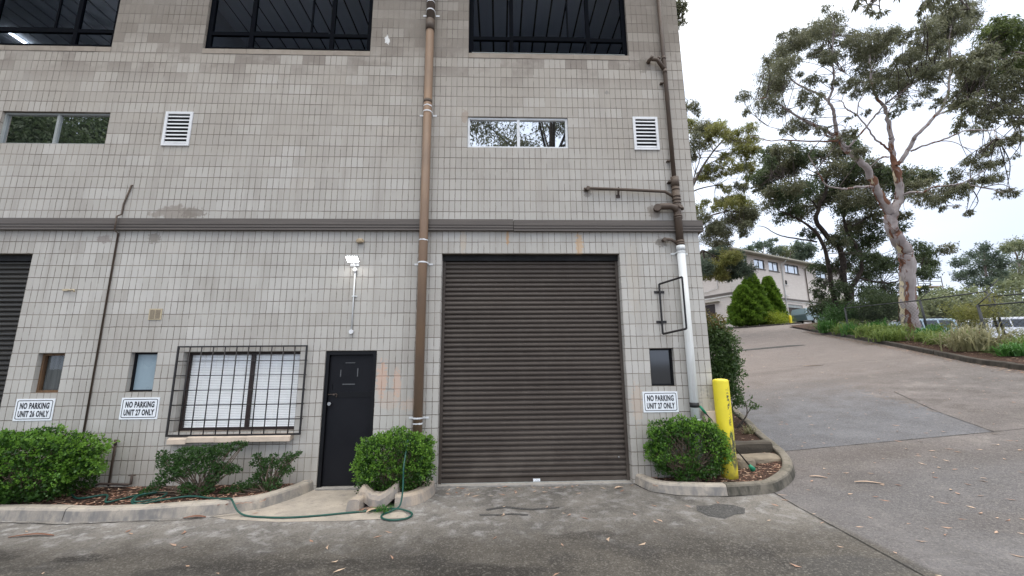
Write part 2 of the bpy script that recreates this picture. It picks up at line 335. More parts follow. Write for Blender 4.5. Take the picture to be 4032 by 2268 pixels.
def pavement(name, slab=False):
    t = NT(name); co = t.co(); s = t.n('ShaderNodeSeparateXYZ', {0: co}); X, Y, Z = s.outputs
    a = t.noise(.45, 5, .6); b = t.noise(1.6, 5, .65); sm = t.noise(6, 4, .6)
    sp = t.n('ShaderNodeTexVoronoi', {'Vector': co, 'Scale': 62}).outputs['Color']; spx = t.n('ShaderNodeSeparateXYZ', {0: sp}).outputs[0]
    sp2 = t.n('ShaderNodeTexVoronoi', {'Vector': co, 'Scale': 145}).outputs['Color']; sp2x = t.n('ShaderNodeSeparateXYZ', {0: sp2}).outputs[0]
    flat = t.mix(t.rng(a, .36, .64), (0.093, 0.083, 0.069), (0.050, 0.045, 0.038))                 # parking apron: dark mottled asphalt
    flat = t.mix(t.rng(b, .52, .66, 0, .9), flat, (0.028, 0.025, 0.022))
    flat = t.mix(t.rng(b, .44, .32, 0, .55), flat, (0.108, 0.099, 0.087))
    # paler cement-washed strip along the kerbs and the roller door
    near = t.math('ADD', Y, t.rng(b, .3, .7, -.45, .45))
    nearf = t.rng(near, -2.25, -1.25, 0, 1, True)
    cem = t.mix(t.rng(b, .4, .62), (.27,.25,.225), (.15,.14,.128)); cem = t.mix(t.rng(sm, .50, .66, 0, .75), cem, (.44,.43,.42))
    flat = t.mix(t.math('MULTIPLY', nearf, t.rng(X, 1.2, -.4, .55, .95)), flat, cem)
    wet = t.math('MULTIPLY', t.rng(t.noise(1.1, 3, .5, t.scaled((.55, 1.3, 1))), .49, .56), t.rng(Y, -1.9, -2.4))
    flat = t.mix(t.math('MULTIPLY', wet, .7), flat, (0.021, 0.019, 0.017))
    for ox, oy, rx, ry, st in ((-4.3,-2.05,.55,.20,.8),(-3.15,-2.12,.28,.10,.85),(-1.2,-2.35,1.2,.12,.45),(1.9,-1.85,.5,.12,.5),(.3,-2.6,1.6,.15,.4),(3.2,-2.3,.9,.14,.35)):     # oil and damp stains
        od = t.math('SQRT', t.math('ADD', t.math('POWER', t.math('DIVIDE', t.math('SUBTRACT', X, ox), rx), 2), t.math('POWER', t.math('DIVIDE', t.math('SUBTRACT', Y, oy), ry), 2)))
        flat = t.mix(t.rng(t.math('ADD', od, t.rng(sm, .3, .7, -.3, .3)), 1.1, .6, 0, st), flat, (0.020, 0.017, 0.014))
    slope = t.mix(t.rng(a, .38, .62), (0.139, 0.122, 0.116), (0.105, 0.095, 0.091)); slope = t.mix(t.rng(b, .51, .65, 0, .65), slope, (0.074, 0.063, 0.055))
    slope = t.mix(t.rng(b, .46, .34, 0, .5), slope, (0.227, 0.206, 0.189))
    slope = t.mix(t.rng(t.math('ADD', Y, t.rng(sm, .3, .7, -.5, .5)), 3, 9, 0, .6), slope, (0.206, 0.172, 0.155))
    # tyre-worn darker bluish band below the island
    slope = t.mix(t.math('MULTIPLY', t.rng(Y, .2, -.8), .5), slope, (0.105, 0.105, 0.111))
    # repaired blue grey area with a straight cut lower edge, worn away towards the top
    e1 = t.math('ADD', t.math('SUBTRACT', Y, .83), t.math('MULTIPLY', t.math('SUBTRACT', X, 6.79), .103))
    e2 = t.math('SUBTRACT', t.math('ADD', 9.6, t.math('MULTIPLY', t.math('SUBTRACT', Y, .54), .42)), X)
    pm_ = t.math('MULTIPLY', t.rng(e1, 0, .02), t.rng(t.math('ADD', e2, t.math('MULTIPLY', t.math('MAXIMUM', t.math('SUBTRACT', Y, 1.5), 0), t.rng(sm, .3, .7, -.5, .1))), 0, .04))
    pm_ = t.math('MULTIPLY', pm_, t.rng(t.math('ADD', Y, t.rng(b, .3, .7, -1, 1)), 6.5, 2.5))
    slope = t.mix(t.math('MULTIPLY', pm_, .85), slope, t.mix(t.rng(b, .4, .6), (0.126, 0.130, 0.143), (0.097, 0.099, 0.109)))
    for ox, oy, rx, ry, st in ((7.2,.35,1.2,.35,.45),(6.2,-.5,.5,.5,.4),(8.8,-.3,1.3,.3,.35),(11.5,1.2,2.0,.5,.35),(12.5,5.5,3.5,.5,.3),(10.5,8.0,2.5,.35,.3),(6.6,-1.9,.7,.3,.35)):
        od = t.math('SQRT', t.math('ADD', t.math('POWER', t.math('DIVIDE', t.math('SUBTRACT', X, ox), rx), 2), t.math('POWER', t.math('DIVIDE', t.math('SUBTRACT', Y, oy), ry), 2)))
        slope = t.mix(t.rng(t.math('ADD', od, t.rng(b, .3, .7, -.6, .6)), 1.2, .4, 0, st), slope, (0.058, 0.048, 0.042))
    c = t.mix(t.rng(X, 4.72, 4.82), flat, slope)
    c = t.mix(t.rng(spx, .78, .95, 0, .32), c, (0.240, 0.224, 0.200)); c = t.mix(t.rng(spx, .28, .08, 0, .32), c, (0.022, 0.021, 0.020))
    c = t.mix(t.rng(sp2x, .7, 1, 0, .3), c, (0.216, 0.204, 0.192)); c = t.mix(t.rng(sp2x, .3, 0, 0, .32), c, (0.028, 0.026, 0.026))
    rg = t.rng(wet, 0, 1, .92, .6)
    return t.bsdf(c, rg, 0, t.math('ADD', spx, t.math('MULTIPLY', sp2x, .5)), .55, .004, .3)
M['ground'] = pavement('asphalt')
def patchmat(name, c1, c2, s1=70):
    t = NT(name); b = t.noise(1.4, 5, .65); v = t.n('ShaderNodeSeparateXYZ', {0: t.n('ShaderNodeTexVoronoi', {'Vector': t.co(), 'Scale': s1}).outputs['Color']}).outputs[0]
    v2 = t.n('ShaderNodeSeparateXYZ', {0: t.n('ShaderNodeTexVoronoi', {'Vector': t.co(), 'Scale': s1*2.2}).outputs['Color']}).outputs[0]
    c = t.mix(t.rng(b, .36, .64), c1, c2)
    c = t.mix(t.rng(v, .74, .95, 0, .5), c, tuple(min(1, x*2.3) for x in c1)); c = t.mix(t.rng(v, .3, .08, 0, .6), c, tuple(x*.3 for x in c1))
    c = t.mix(t.rng(v2, .3, 0, 0, .4), c, tuple(x*.4 for x in c1))
    return t.bsdf(c, .9, 0, v, .5, .004, .3)
M['patch'] = patchmat('blue grey asphalt', (.125,.130,.145), (.100,.104,.115))
M['patch_dark'] = patchmat('dark asphalt', (.075,.073,.07), (.06,.058,.056))
M['path'] = concrete('path concrete', (.44,.385,.32), (.33,.295,.25), (.24,.22,.20))
M['slabstrip'] = concrete('threshold concrete', (.36,.34,.31), (.30,.285,.26), (.20,.19,.18))
M['crack'] = pm('crack dirt', (.022,.02,.017), None, 9, .95)
def mulch():
    t = NT('bark mulch'); v = t.n('ShaderNodeTexVoronoi', {'Vector': t.n('ShaderNodeVectorMath', {0: t.scaled((1, 2.2, 1)), 1: t.noise(14, 3, .6, None, 'Color')}, operation='ADD').outputs[0], 'Scale': 26})
    r = t.n('ShaderNodeSeparateXYZ', {0: v.outputs['Color']}).outputs[0]
    c = t.mix(t.rng(r, 0, 1), (.035,.02,.014), (.20,.11,.08)); c = t.mix(t.rng(r, .8, 1, 0, .8), c, (.42,.28,.21)); c = t.mix(t.rng(v.outputs['Distance'], .0, .55, 0, .6), c, (.012,.008,.006))
    return t.bsdf(c, .95, 0, v.outputs['Distance'], .8, .02, .2)
M['mulch'] = mulch()
M['soil'] = pm('dark soil', (.045,.032,.024), (.075,.052,.04), 6, .95, 0, .8, 40, .02)
def littermat(name, c1, c2, c3):
    t = NT(name); r = t.n('ShaderNodeNewGeometry').outputs['Random Per Island']
    c = t.mix(t.rng(r, 0, .5), c1, c2); c = t.mix(t.rng(r, .5, 1), c, c3); return t.bsdf(c, .75, 0, spec=.25)
M['litter'] = littermat('dry leaves', (.17,.075,.045), (.36,.20,.14), (.52,.38,.27))
M['litter_pale'] = littermat('pale dry leaves', (.34,.21,.15), (.50,.38,.28), (.24,.11,.07))
def bark(name, c1, c2, c3, sc=3):
    t = NT(name); v = t.scaled((1.6, 1.6, .55))
    a = t.noise(sc, 5, .65, v, dist=.6); b = t.noise(sc*.9, 4, .6, t.scaled((1.3, 1.3, .45)), dist=1.2)
    c = t.mix(t.rng(a, .40, .60), c1, c2); c = t.mix(t.rng(b, .56, .585), c, c3)
    return t.bsdf(c, .85, 0, a, .5, .03, .2)
M['gumbark'] = bark('smooth gum bark', (.37,.335,.325), (.28,.24,.235), (.17,.085,.055), 1.1)
M['darkbark'] = bark('dark bark', (.035,.028,.024), (.06,.048,.04), (.02,.016,.013))
M['twig'] = pm('shrub stem', (.16,.12,.085), (.10,.075,.055), 9, .85)
M['greybark'] = bark('grey bark', (.20,.17,.15), (.13,.11,.10), (.08,.06,.05))
M['peel'] = pm('peeling cream bark', (.62,.55,.38), (.48,.40,.27), 4, .8)
M['peel_brown'] = pm('peeling red bark', (.20,.09,.055), (.13,.06,.04), 6, .85)
M['lf_gum'] = leafmat('gum leaves', (.065,.078,.045), (.17,.175,.10), (.105,.105,.058))
M['lf_gum2'] = leafmat('yellow gum leaves', (.09,.11,.03), (.24,.25,.07), (.19,.16,.055))
M['lf_mix'] = leafmat('fresh gum leaves', (.030,.045,.022), (.12,.16,.04), (.05,.06,.03))
M['lf_dark'] = leafmat('dark leaves', (.028,.048,.022), (.09,.12,.052), (.045,.067,.028))
M['lf_pine'] = leafmat('needle leaves', (.045,.07,.05), (.10,.135,.09), (.06,.085,.06))
M['lf_box'] = leafmat('box leaves', (.010,.036,.006), (.075,.165,.024), (.030,.085,.012), .42, .22)
M['lf_box2'] = leafmat('dull box leaves', (.016,.042,.013), (.07,.145,.037), (.032,.075,.021), .4)
M['lf_boxtip'] = leafmat('fresh box tips', (.09,.21,.028), (.19,.34,.05), (.08,.19,.025), .38)
M['lf_red'] = leafmat('red tip leaves', (.018,.050,.012), (.075,.13,.035), (.05,.08,.025), .4)
M['lf_con'] = leafmat('conifer leaves', (.035,.085,.012), (.15,.25,.03), (.08,.15,.02))
M['lf_yel'] = leafmat('yellow green leaves', (.10,.15,.01), (.28,.34,.03), (.16,.2,.02))
M['lf_far'] = leafmat('far leaves', (.09,.12,.07), (.18,.20,.10), (.13,.15,.08))
M['blade'] = leafmat('strap leaves', (.045,.10,.018), (.21,.27,.075), (.10,.15,.035))
M['blade_pale'] = leafmat('pale strap leaves', (.08,.095,.04), (.34,.32,.19), (.17,.165,.08))
M['blade_dark'] = leafmat('dark strap leaves', (.03,.10,.02), (.08,.20,.04), (.05,.13,.03))
def bollardmat():
    t = NT('yellow bollard paint'); s = t.n('ShaderNodeSeparateXYZ', {0: t.co()}); X, Y, Z = s.outputs
    c = t.mix(t.rng(t.noise(5, 4), .35, .7, 0, .5), (.72,.60,.03), (.58,.48,.04))
    d = t.math('SQRT', t.math('ADD', t.math('POWER', t.math('DIVIDE', t.math('SUBTRACT', X, 4.50), .062), 2), t.math('POWER', t.math('DIVIDE', t.math('SUBTRACT', Z, .52), .28), 2)))
    n = t.noise(9, 5, .7, t.scaled((2.2, 2.2, .8)))
    c = t.mix(t.math('MULTIPLY', t.rng(d, 1.05, .9), .55), c, (.38,.36,.08))
    c = t.mix(t.math('MULTIPLY', t.rng(d, 1.15, .85), t.rng(n, .43, .49)), c, (.055,.06,.045))
    d2 = t.math('MULTIPLY', t.rng(t.math('ABSOLUTE', t.math('SUBTRACT', X, 4.49)), .028, .01), t.math('MULTIPLY', t.rng(Z, .85, .9), t.rng(Z, 1.45, 1.4)))
    c = t.mix(t.math('MULTIPLY', d2, t.rng(t.noise(30, 4, .7), .47, .52)), c, (.06,.06,.04))
    c = t.mix(t.math('MULTIPLY', t.rng(Z, .40, .12), t.rng(t.noise(7, 4), .35, .6, 0, .7)), c, (.20,.17,.06)); c = t.mix(t.rng(t.noise(14, 5, .75, t.scaled((1, 1, .5))), .60, .68, 0, .5), c, (.42,.34,.06))
    return t.bsdf(c, .5, 0, n, .1, .003, .35)
M['bollard'] = bollardmat()
M['yellow'] = pm('yellow paint', (.75,.60,.03), (.6,.5,.03), 3, .5)

# ------------------------------------------------------------------ terrain: level apron, drive climbing to the back and right
def smooth(a, b, x): t = min(1, max(0, (x-a)/(b-a))); return t*t*(3-2*t)
def ter(x, y):
    p = .106*(x-4.6)+.098*y; k = .05
    p = k*math.log1p(math.exp(p/k)) if p/k < 30 else p
    k = .3; z = 5.3-k*math.log1p(math.exp((5.3-p)/k))
    s = (x-15.2)*.925-(y-4.2)*.379
    f = smooth(2.7, 4.8, s)*(1-smooth(22, 28, y))*smooth(-8, 0, y)
    return z*(1-f)+f*(2.55+.02*(y-14))

# ------------------------------------------------------------------ ground sheets
def axis(lo, hi, a, b, st):
    v = []; x = a
    while x <= b+1e-6: v.append(x); x += st
    d = st
    while v[-1] < hi: d *= 1.35; v.append(v[-1]+d)
    d = st
    while v[0] > lo: d *= 1.35; v.insert(0, v[0]-d)
    return v
def terrain():
    xs = axis(-500, 500, -4, 34, .25); ys = axis(-500, 500, -5, 34, .25)
    vs = [(x, y, ter(x, y)) for y in ys for x in xs]; n = len(xs)
    fs = [(j*n+i, j*n+i+1, (j+1)*n+i+1, (j+1)*n+i) for j in range(len(ys)-1) for i in range(n-1)]
    me = bpy.data.meshes.new('ground'); me.from_pydata(vs, [], fs); me.materials.append(M['ground'])
    me.polygons.foreach_set('use_smooth', [True]*len(fs)); o = bpy.data.objects.new('ground', me); col.objects.link(o)
    return tag(o, kind='structure')
terrain()
def drape(name, poly, dz, mat, step=.3, skirt=0):
    """flat polygon laid on the terrain dz above it"""
    bm = bmesh.new(); vs = [bm.verts.new((x, y, 0)) for x, y in poly]; bm.faces.new(vs)
    x0, x1 = min(p[0] for p in poly), max(p[0] for p in poly); y0, y1 = min(p[1] for p in poly), max(p[1] for p in poly)
    for ax, a, b in ((0, x0, x1), (1, y0, y1)):
        t = math.ceil(a/step)*step
        while t < b:
            co = [0, 0, 0]; no = [0, 0, 0]; co[ax] = t; no[ax] = 1
            bmesh.ops.bisect_plane(bm, geom=bm.verts[:]+bm.edges[:]+bm.faces[:], plane_co=co, plane_no=no); t += step
    for v in bm.verts: v.co.z = ter(v.co.x, v.co.y)+dz
    if skirt:
        r = bmesh.ops.extrude_face_region(bm, geom=bm.faces[:])
        for v in [g for g in r['geom'] if isinstance(g, bmesh.types.BMVert)]: v.co.z -= skirt
    bmesh.ops.recalc_face_normals(bm, faces=bm.faces)
    if not skirt and sum(f.normal.z for f in bm.faces) < 0: bmesh.ops.reverse_faces(bm, faces=bm.faces)
    me = bpy.data.meshes.new(name); bm.to_mesh(me); bm.free(); me.materials.append(mat)
    o = bpy.data.objects.new(name, me); col.objects.link(o); return o
def smoothpath(p, n=6, closed=False):
    out = []; P = [Vector(q) for q in p]; N = len(P)
    rng_ = range(N if closed else N-1)
    for i in rng_:
        a, b, c, d = (P[(i-1) % N] if closed else P[max(i-1, 0)]), P[i], P[(i+1) % N], (P[(i+2) % N] if closed else P[min(i+2, N-1)])
        for k in range(n):
            t = k/n; out.append(.5*((2*b)+(c-a)*t+(2*a-5*b+4*c-d)*t*t+(3*b-a-3*c+d)*t**3))
    if not closed: out.append(P[-1])
    return out

# blue grey repair on the drive, path slab, threshold strips
tag(drape('pothole_patch', [(3.42,-1.2),(3.50,-1.02),(3.66,-1.04),(3.78,-.97),(3.98,-1.03),(4.06,-1.16),(3.95,-1.33),(3.8,-1.36),(3.62,-1.48),(3.47,-1.38)], .004, M['patch_dark'], .3), kind='structure')
tag(drape('door_path', [(-1.84,.12),(-.92,.12),(-.93,-.5),(-1.0,-.98),(-.86,-1.02),(-.3,-.95),(-.15,-1.22),(-.9,-1.28),(-1.7,-1.27),(-2.4,-1.14),(-2.62,-1.03),(-2.18,-.8),(-1.9,-.25)], .004, M['path'], .3), kind='structure')
tag(drape('threshold', [(0.005,-.01),(2.995,-.01),(2.995,.2),(0.005,.2)], .018, M['slabstrip'], .5, skirt=.02), kind='structure')
tag(drape('threshold', [(-1.79,-.05),(-1.01,-.05),(-1.01,.12),(-1.79,.12)], .028, M['slabstrip'], .5, skirt=.02), kind='structure')
tag(drape('threshold', [(-9.6,-.01),(-6.605,-.01),(-6.605,.2),(-9.6,.2)], .018, M['slabstrip'], .5, skirt=.02), kind='structure')
# cracks and joints
def strip(name, pts, w, mat, dz=.006, jit=0, seed=1):
    rnd = random.Random(seed); P = [Vector((a, b)) for a, b in pts]; Q = []
    for i in range(len(P)-1):
        L = (P[i+1]-P[i]).length; n = max(1, int(L/.12))
        for k in range(n): Q.append(P[i].lerp(P[i+1], k/n))
    Q.append(P[-1]); mb = MB(); vs = []
    for i, q in enumerate(Q):
        d = (Q[min(i+1, len(Q)-1)]-Q[max(i-1, 0)]).normalized(); nn = Vector((-d.y, d.x))
        o = nn*rnd.uniform(-jit, jit); ww = w*rnd.uniform(.55, 1.3)*.5
        for sgn in (-1, 1):
            r = q+o+nn*ww*sgn; vs.append((r.x, r.y, ter(r.x, r.y)+dz))
    mb.add(vs, [(2*i, 2*i+1, 2*i+3, 2*i+2) for i in range(len(Q)-1)])
    return tag(mb.build(name, mat), kind='structure')
strip('pavement_joint', [(4.80,-.62),(4.74,-1.2),(4.68,-2),(4.6,-2.9),(4.5,-5)], .016, M['crack'], jit=.004)
strip('pavement_joint', [(5.75,.93),(6.79,.83),(9.6,.54),(12.5,.3)], .012, M['crack'], jit=.004, seed=2)
strip('pavement_joint', [(9.6,.54),(10.1,1.9),(11.0,3.7)], .012, M['crack'], jit=.004, seed=3)
strip('pavement_joint', [(7.5,8.6),(11,8.9),(15.6,7.6)], .02, M['crack'], jit=.01, seed=4)
strip('crack', [(.78,-1.02),(1.0,-.93),(1.22,-1.0),(1.5,-1.03),(1.72,-1.0)], .05, M['patch_dark'], jit=.02, seed=5)
strip('crack', [(.7,-1.2),(1.1,-1.17),(1.3,-1.22)], .04, M['patch_dark'], jit=.02, seed=6)
strip('kerb_joint', [(-3.6,-1.17),(-2.9,-1.13),(-2.3,-1.0)], .01, M['crack'], jit=.01, seed=7)
strip('kerb_joint', [(-9,-1.10),(-5.2,-1.07),(-4.2,-1.2),(-3.2,-1.12)], .014, M['crack'], jit=.01, seed=9)
strip('kerb_joint', [(3.02,.0),(3.12,-.42),(3.45,-.61),(4.1,-.70),(4.8,-.63)], .016, M['crack'], jit=.006, seed=8)

# garden beds
tag(drape('garden_bed', [(-9,-.98),(-4.4,-1.02),(-3.3,-.95),(-2.3,-.66),(-1.95,-.1),(-1.95,-.01),(-9,-.01)], .10, M['mulch'], .3), kind='structure')
tag(drape('garden_bed', [(-.95,-.06),(-.98,-.7),(-.7,-.85),(-.42,-.8),(-.1,-.3),(-.08,-.02)], .09, M['mulch'], .3), kind='structure')
tag(drape('garden_bed', [(3.1,-.01),(3.24,-.34),(3.5,-.5),(4.15,-.57),(4.8,-.5),(5.2,-.2),(5.5,.12),(5.8,.8),(4.41,.98),(4.41,-.01)], .08, M['mulch'], .3), kind='structure')
tag(drape('garden_bed', [(4.42,.97),(5.8,.8),(6.0,1.3),(6.3,2.3),(6.85,3.9),(7.9,7),(9.7,14),(4.42,14)], .10, M['mulch'], .4), kind='structure')
tag(drape('garden_bed', [(15.3,4.3),(15.6,5.6),(16.6,7.6),(18.6,12),(21.6,19.6),(24,25),(30,26),(24,14),(19.8,2.5),(18,-6),(15.1,-6),(15.1,2)], .10, M['mulch'], .4), kind='structure')
tag(drape('garden_bed', [(21.5,31.6),(25,29.6),(28.6,30.2),(29.8,32.2),(27,34.2),(24,33)], .10, M['mulch'], .5), kind='structure')

# ------------------------------------------------------------------ kerbs
def kerb(name, pts, w, h, mat, label, group=None, dz=0, smoothn=6, breaks=(), inner=.0, parent=None, closed=False):
    """pts = foot of the front face (x, y); body lies to the left of the walking direction"""
    Q = smoothpath([(p[0], p[1], 0) for p in pts], smoothn) if smoothn > 1 else [Vector((p[0], p[1], 0)) for p in pts]
    prof = [(0, -.06), (0, 0), (.018, h-.03), (.03, h-.008), (.05, h), (w-.03, h), (w-.01, h-.008), (w, h-.03), (w, -.06)]
    mb = MB(); vs = []; m = len(prof)
    for i, q in enumerate(Q):
        d = (Q[min(i+1, len(Q)-1)]-Q[max(i-1, 0)]); d.z = 0; d.normalize(); nn = Vector((-d.y, d.x, 0))
        z0 = ter(q.x, q.y)+dz
        for a, z in prof:
            r = q+nn*a; k = noise.noise(Vector((r.x*3, r.y*3, z*4)))*.008
            vs.append((r.x+k, r.y+k, z0+z+k*.6))
    fs = [(i*m+j, i*m+j+1, (i+1)*m+j+1, (i+1)*m+j) for i in range(len(Q)-1) for j in range(m-1) if i not in breaks]
    mb.add(vs, fs); mb.add(vs[:m], [tuple(range(m))]); mb.add(vs[-m:], [tuple(range(m))])
    o = mb.build(name, mat, parent); return tag(o, label, 'kerb' if label else None, group)
kerb('kerb', [(-9.5,-1.10),(-7.5,-1.08),(-5.2,-1.03),(-4.36,-1.10)], .17, .145, M['kerb'], 'pale concrete kerb in front of the big hedge, left of the cracked joint')
kerb('kerb', [(-4.345,-1.105),(-3.9,-1.13),(-3.25,-1.08),(-2.6,-.95),(-2.18,-.78),(-1.93,-.35),(-1.83,.0)], .17, .145, M['kerb'], 'pale concrete kerb curving from the cracked joint to the black door')
kerb('kerb', [(3.02,.14),(3.05,-.12),(3.18,-.42),(3.46,-.57),(3.8,-.64),(4.12,-.665)], .16, .14, M['kerb'], 'curved grey concrete kerb starting at the right side of the big roller door')
kerb('kerb', [(4.125,-.675),(4.5,-.67),(4.84,-.61),(5.28,-.31),(5.56,-.02),(5.78,.35),(6.0,1.0),(6.13,1.5),(6.42,2.33),(6.68,3.17),(6.97,3.95),(8,7),(9.8,14)], .16, .145, M['kerb_mossy'], 'dark stained kerb sweeping round the yellow bollard and up the drive')
kerb('kerb', [(21.6,19.7),(19.9,15.4),(18.5,11.98)], .17, .16, M['kerb_dark'], 'dark kerb at the far upper end of the planting strip', 'dark kerbs along the planting strip', smoothn=4)
kerb('kerb', [(18.48,11.93),(17.4,9.6),(16.46,7.6)], .17, .16, M['kerb_dark'], 'dark kerb piece in front of the pale barked gum tree', 'dark kerbs along the planting strip', smoothn=4)
kerb('kerb', [(16.44,7.55),(15.95,6.5),(15.52,5.6),(15.3,4.6),(15.15,3.4),(15.1,-6)], .17, .16, M['kerb_dark'], 'dark kerb at the near right end of the planting strip beside the strap plants', 'dark kerbs along the planting strip', smoothn=4)
for ob in bpy.data.objects:
    if ob.get('group') == 'dark kerbs along the planting strip': del ob['group']
kerb('kerb', [(21.0,31.8),(24.6,29.4),(28.7,29.9),(30.0,32)], .15, .14, M['kerb_dark'], 'low kerb under the far conifers and yellow hedge', smoothn=5)
# the small island between door and roller door: one kerb snapped in three
kerb('kerb', [(-.98,.0),(-.985,-.35),(-1.0,-.7),(-1.01,-.97)][::1], .17, .14, M['broken'], 'snapped stub of concrete kerb beside the black door', smoothn=5)
kerb('kerb', [(-.42,-.86),(-.25,-.83),(-.1,-.68),(.0,-.42),(.015,-.16)], .17, .15, M['broken'], 'short curved kerb between the round bush and the roller door', smoothn=5)
def chunk():
    mb = MB()
    pts = [(-.93,-.78,.12),(-.86,-.80,.17),(-.76,-.84,.10),(-.64,-.86,.075),(-.54,-.83,.11),(-.45,-.79,.18),(-.41,-.76,.20)]
    Q = smoothpath(pts, 3); prof = [(0,-.09),(0,.02),(.02,.075),(.05,.09),(.13,.09),(.16,.07),(.165,-.09)]; m = len(prof); vs = []
    for i, q in enumerate(Q):
        for a, z in prof:
            k = noise.noise(Vector((q.x*9+a*7, z*9, i)))*.014
            vs.append((q.x+k+ (a*.25 if i < 2 else 0), q.y+a+k, q.z+z+k))
    mb.add(vs, [(i*m+j, i*m+(j+1) % m, (i+1)*m+(j+1) % m, (i+1)*m+j) for i in range(len(Q)-1) for j in range(m)])
    mb.add(vs[:m], [tuple(range(m))]); mb.add(vs[-m:], [tuple(range(m))])
    return tag(mb.build('broken_kerb', M['broken']), 'broken V shaped lump of kerb tilted against the round bush', 'kerb piece')
chunk()
# sleeper step and stone behind the bollard
mb = MB(); vs = []
for i, x in enumerate(np.linspace(4.45, 5.74, 12)):
    y = .80-.05*(x-4.45)
    for dy, z in ((0,-.05),(0,.13),(.03,.16),(.20,.16),(.22,.13),(.22,-.05)):
        k = noise.noise(Vector((x*5, dy*9, z*9)))*.02; vs.append((x, y+dy+k, .245+.03*(x-4.45)+z+k))
mb.add(vs, [(i*6+j, i*6+(j+1) % 6, (i+1)*6+(j+1) % 6, (i+1)*6+j) for i in range(11) for j in range(6)]); mb.add(vs[:6], [(0,1,2,3,4,5)]); mb.add(vs[-6:], [(0,1,2,3,4,5)])
tag(mb.build('timber_sleeper', M['sleeper']), 'weathered dark sleeper edging the raised bed behind the yellow bollard', 'sleeper')
def rock(name, c, s, mat, label, seed, cat='rock'):
    bm = bmesh.new(); bmesh.ops.create_icosphere(bm, subdivisions=3, radius=1)
    for v in bm.verts:
        n = noise.noise(v.co*1.3+Vector((seed, 0, 0)))*.35+noise.noise(v.co*4+Vector((seed, 3, 0)))*.1
        q = v.co*(1+n); q = Vector([math.copysign(abs(a)**.7, a) for a in q]); v.co = Vector((q.x*s[0]+c[0], q.y*s[1]+c[1], q.z*s[2]+c[2]))
    me = bpy.data.meshes.new(name); bm.to_mesh(me); bm.free(); me.materials.append(mat); o = bpy.data.objects.new(name, me); col.objects.link(o)
    return tag(o, label, cat)
rock('rock', (5.35,.5,.22), (.42,.2,.07), M['sandstone'], 'flat mossy stone lying inside the island kerb behind the bollard', 3)
rock('rock', (4.93,.3,.2), (.17,.12,.1), M['sandstone'], 'small upright stone just right of the yellow bollard', 9)

# ------------------------------------------------------------------ the block building
B = thing('block_building', (0,0,0), 'grey split block industrial building with roller doors, brown band and dark upper windows', 'building')
HOLES = [(-9.6,-6.6,-.3,3.66,.19),(0,3,-.3,3.66,.19),(-1.8,-1,-.3,2.06,.11),(-4.0,-2.2,.86,2.06,.13),(-6.2,-5.8,1.46,2.06,.12),(-4.8,-4.4,1.46,2.06,.12),(3.4,3.8,1.46,2.06,.12),
         (-7.6,-5.8,5.6,6.2,.09),(.4,2.2,5.6,6.2,.07),(-9,-6,7.5,9.4,.10),(-4.4,-1.4,7.5,9.4,.10),(.4,3.4,7.5,9.4,.10)]
def gridwall(x0, x1, z0, z1, holes):
    xs = sorted(set([x0, x1]+[h[0] for h in holes]+[h[1] for h in holes])); zs = sorted(set([z0, z1]+[h[2] for h in holes]+[h[3] for h in holes]))
    mb = MB()
    for i in range(len(xs)-1):
        for j in range(len(zs)-1):
            cx, cz = (xs[i]+xs[i+1])/2, (zs[j]+zs[j+1])/2
            if any(h[0] < cx < h[1] and h[2] < cz < h[3] for h in holes): continue
            mb.quad((xs[i],0,zs[j]),(xs[i+1],0,zs[j]),(xs[i+1],0,zs[j+1]),(xs[i],0,zs[j+1]))
    for a, b, c, d, e in holes:
        mb.quad((a,0,c),(a,e,c),(a,e,d),(a,0,d)); mb.quad((b,0,c),(b,0,d),(b,e,d),(b,e,c)); mb.quad((a,0,d),(a,e,d),(b,e,d),(b,0,d)); mb.quad((a,0,c),(b,0,c),(b,e,c),(a,e,c))
    return mb
mb = gridwall(-16, 4.4, -.3, 10.6, HOLES)
mb.quad((4.4,0,-.3),(4.4,18,-.3),(4.4,18,10.6),(4.4,0,10.6)); mb.quad((-16,0,-.3),(-16,0,10.6),(-16,18,10.6),(-16,18,-.3)); mb.quad((-16,18,-.3),(-16,18,10.6),(4.4,18,10.6),(4.4,18,-.3))
mb.build('wall', M['block'], B)
mb = MB().box(-16.3, 4.8, -.55, 18.3, 10.6, 10.72); mb.box(-16.3,4.8,-.68,-.553,10.5,10.74); mb.build('roof', M['roof'], B)
# half-height sill courses under the upper windows
for a, b in ((-9,-6),(-4.4,-1.4),(.4,3.4)):
    mb = MB(); n = round((b-a)/.4)+1; rr = random.Random(int(a*10)); x = a
    while x < b-.01:
        x2 = min(b, x+.39+.003*rr.random()); mb.box(x+.003, x2-.003, -.006+rr.uniform(-.002,.002), .03, 7.40, 7.497); x = x2
    mb.build('sill', M['sill'], B)
# brown band between the storeys (two lengths, the right one hung a little lower)
def band(x0, x1, dz):
    mb = MB(); pr = [(0,4.245),(-.055,4.245),(-.055,4.145),(-.045,4.14),(-.045,4.125),(-.06,4.12),(-.06,4.095),(-.048,4.09),(-.048,4.075),(-.066,4.07),(-.066,4.045),(0,4.045)]
    mb.prism([(a, z+dz) for a, z in pr], 'x', x0, x1); return mb.build('floor_band', M['band'], B)
band(-16, 1.195, .004); band(1.205, 4.47, -.006)
mb = MB().box(4.403, 4.47, .001, 18, 4.04, 4.24); mb.build('floor_band', M['band'], B)
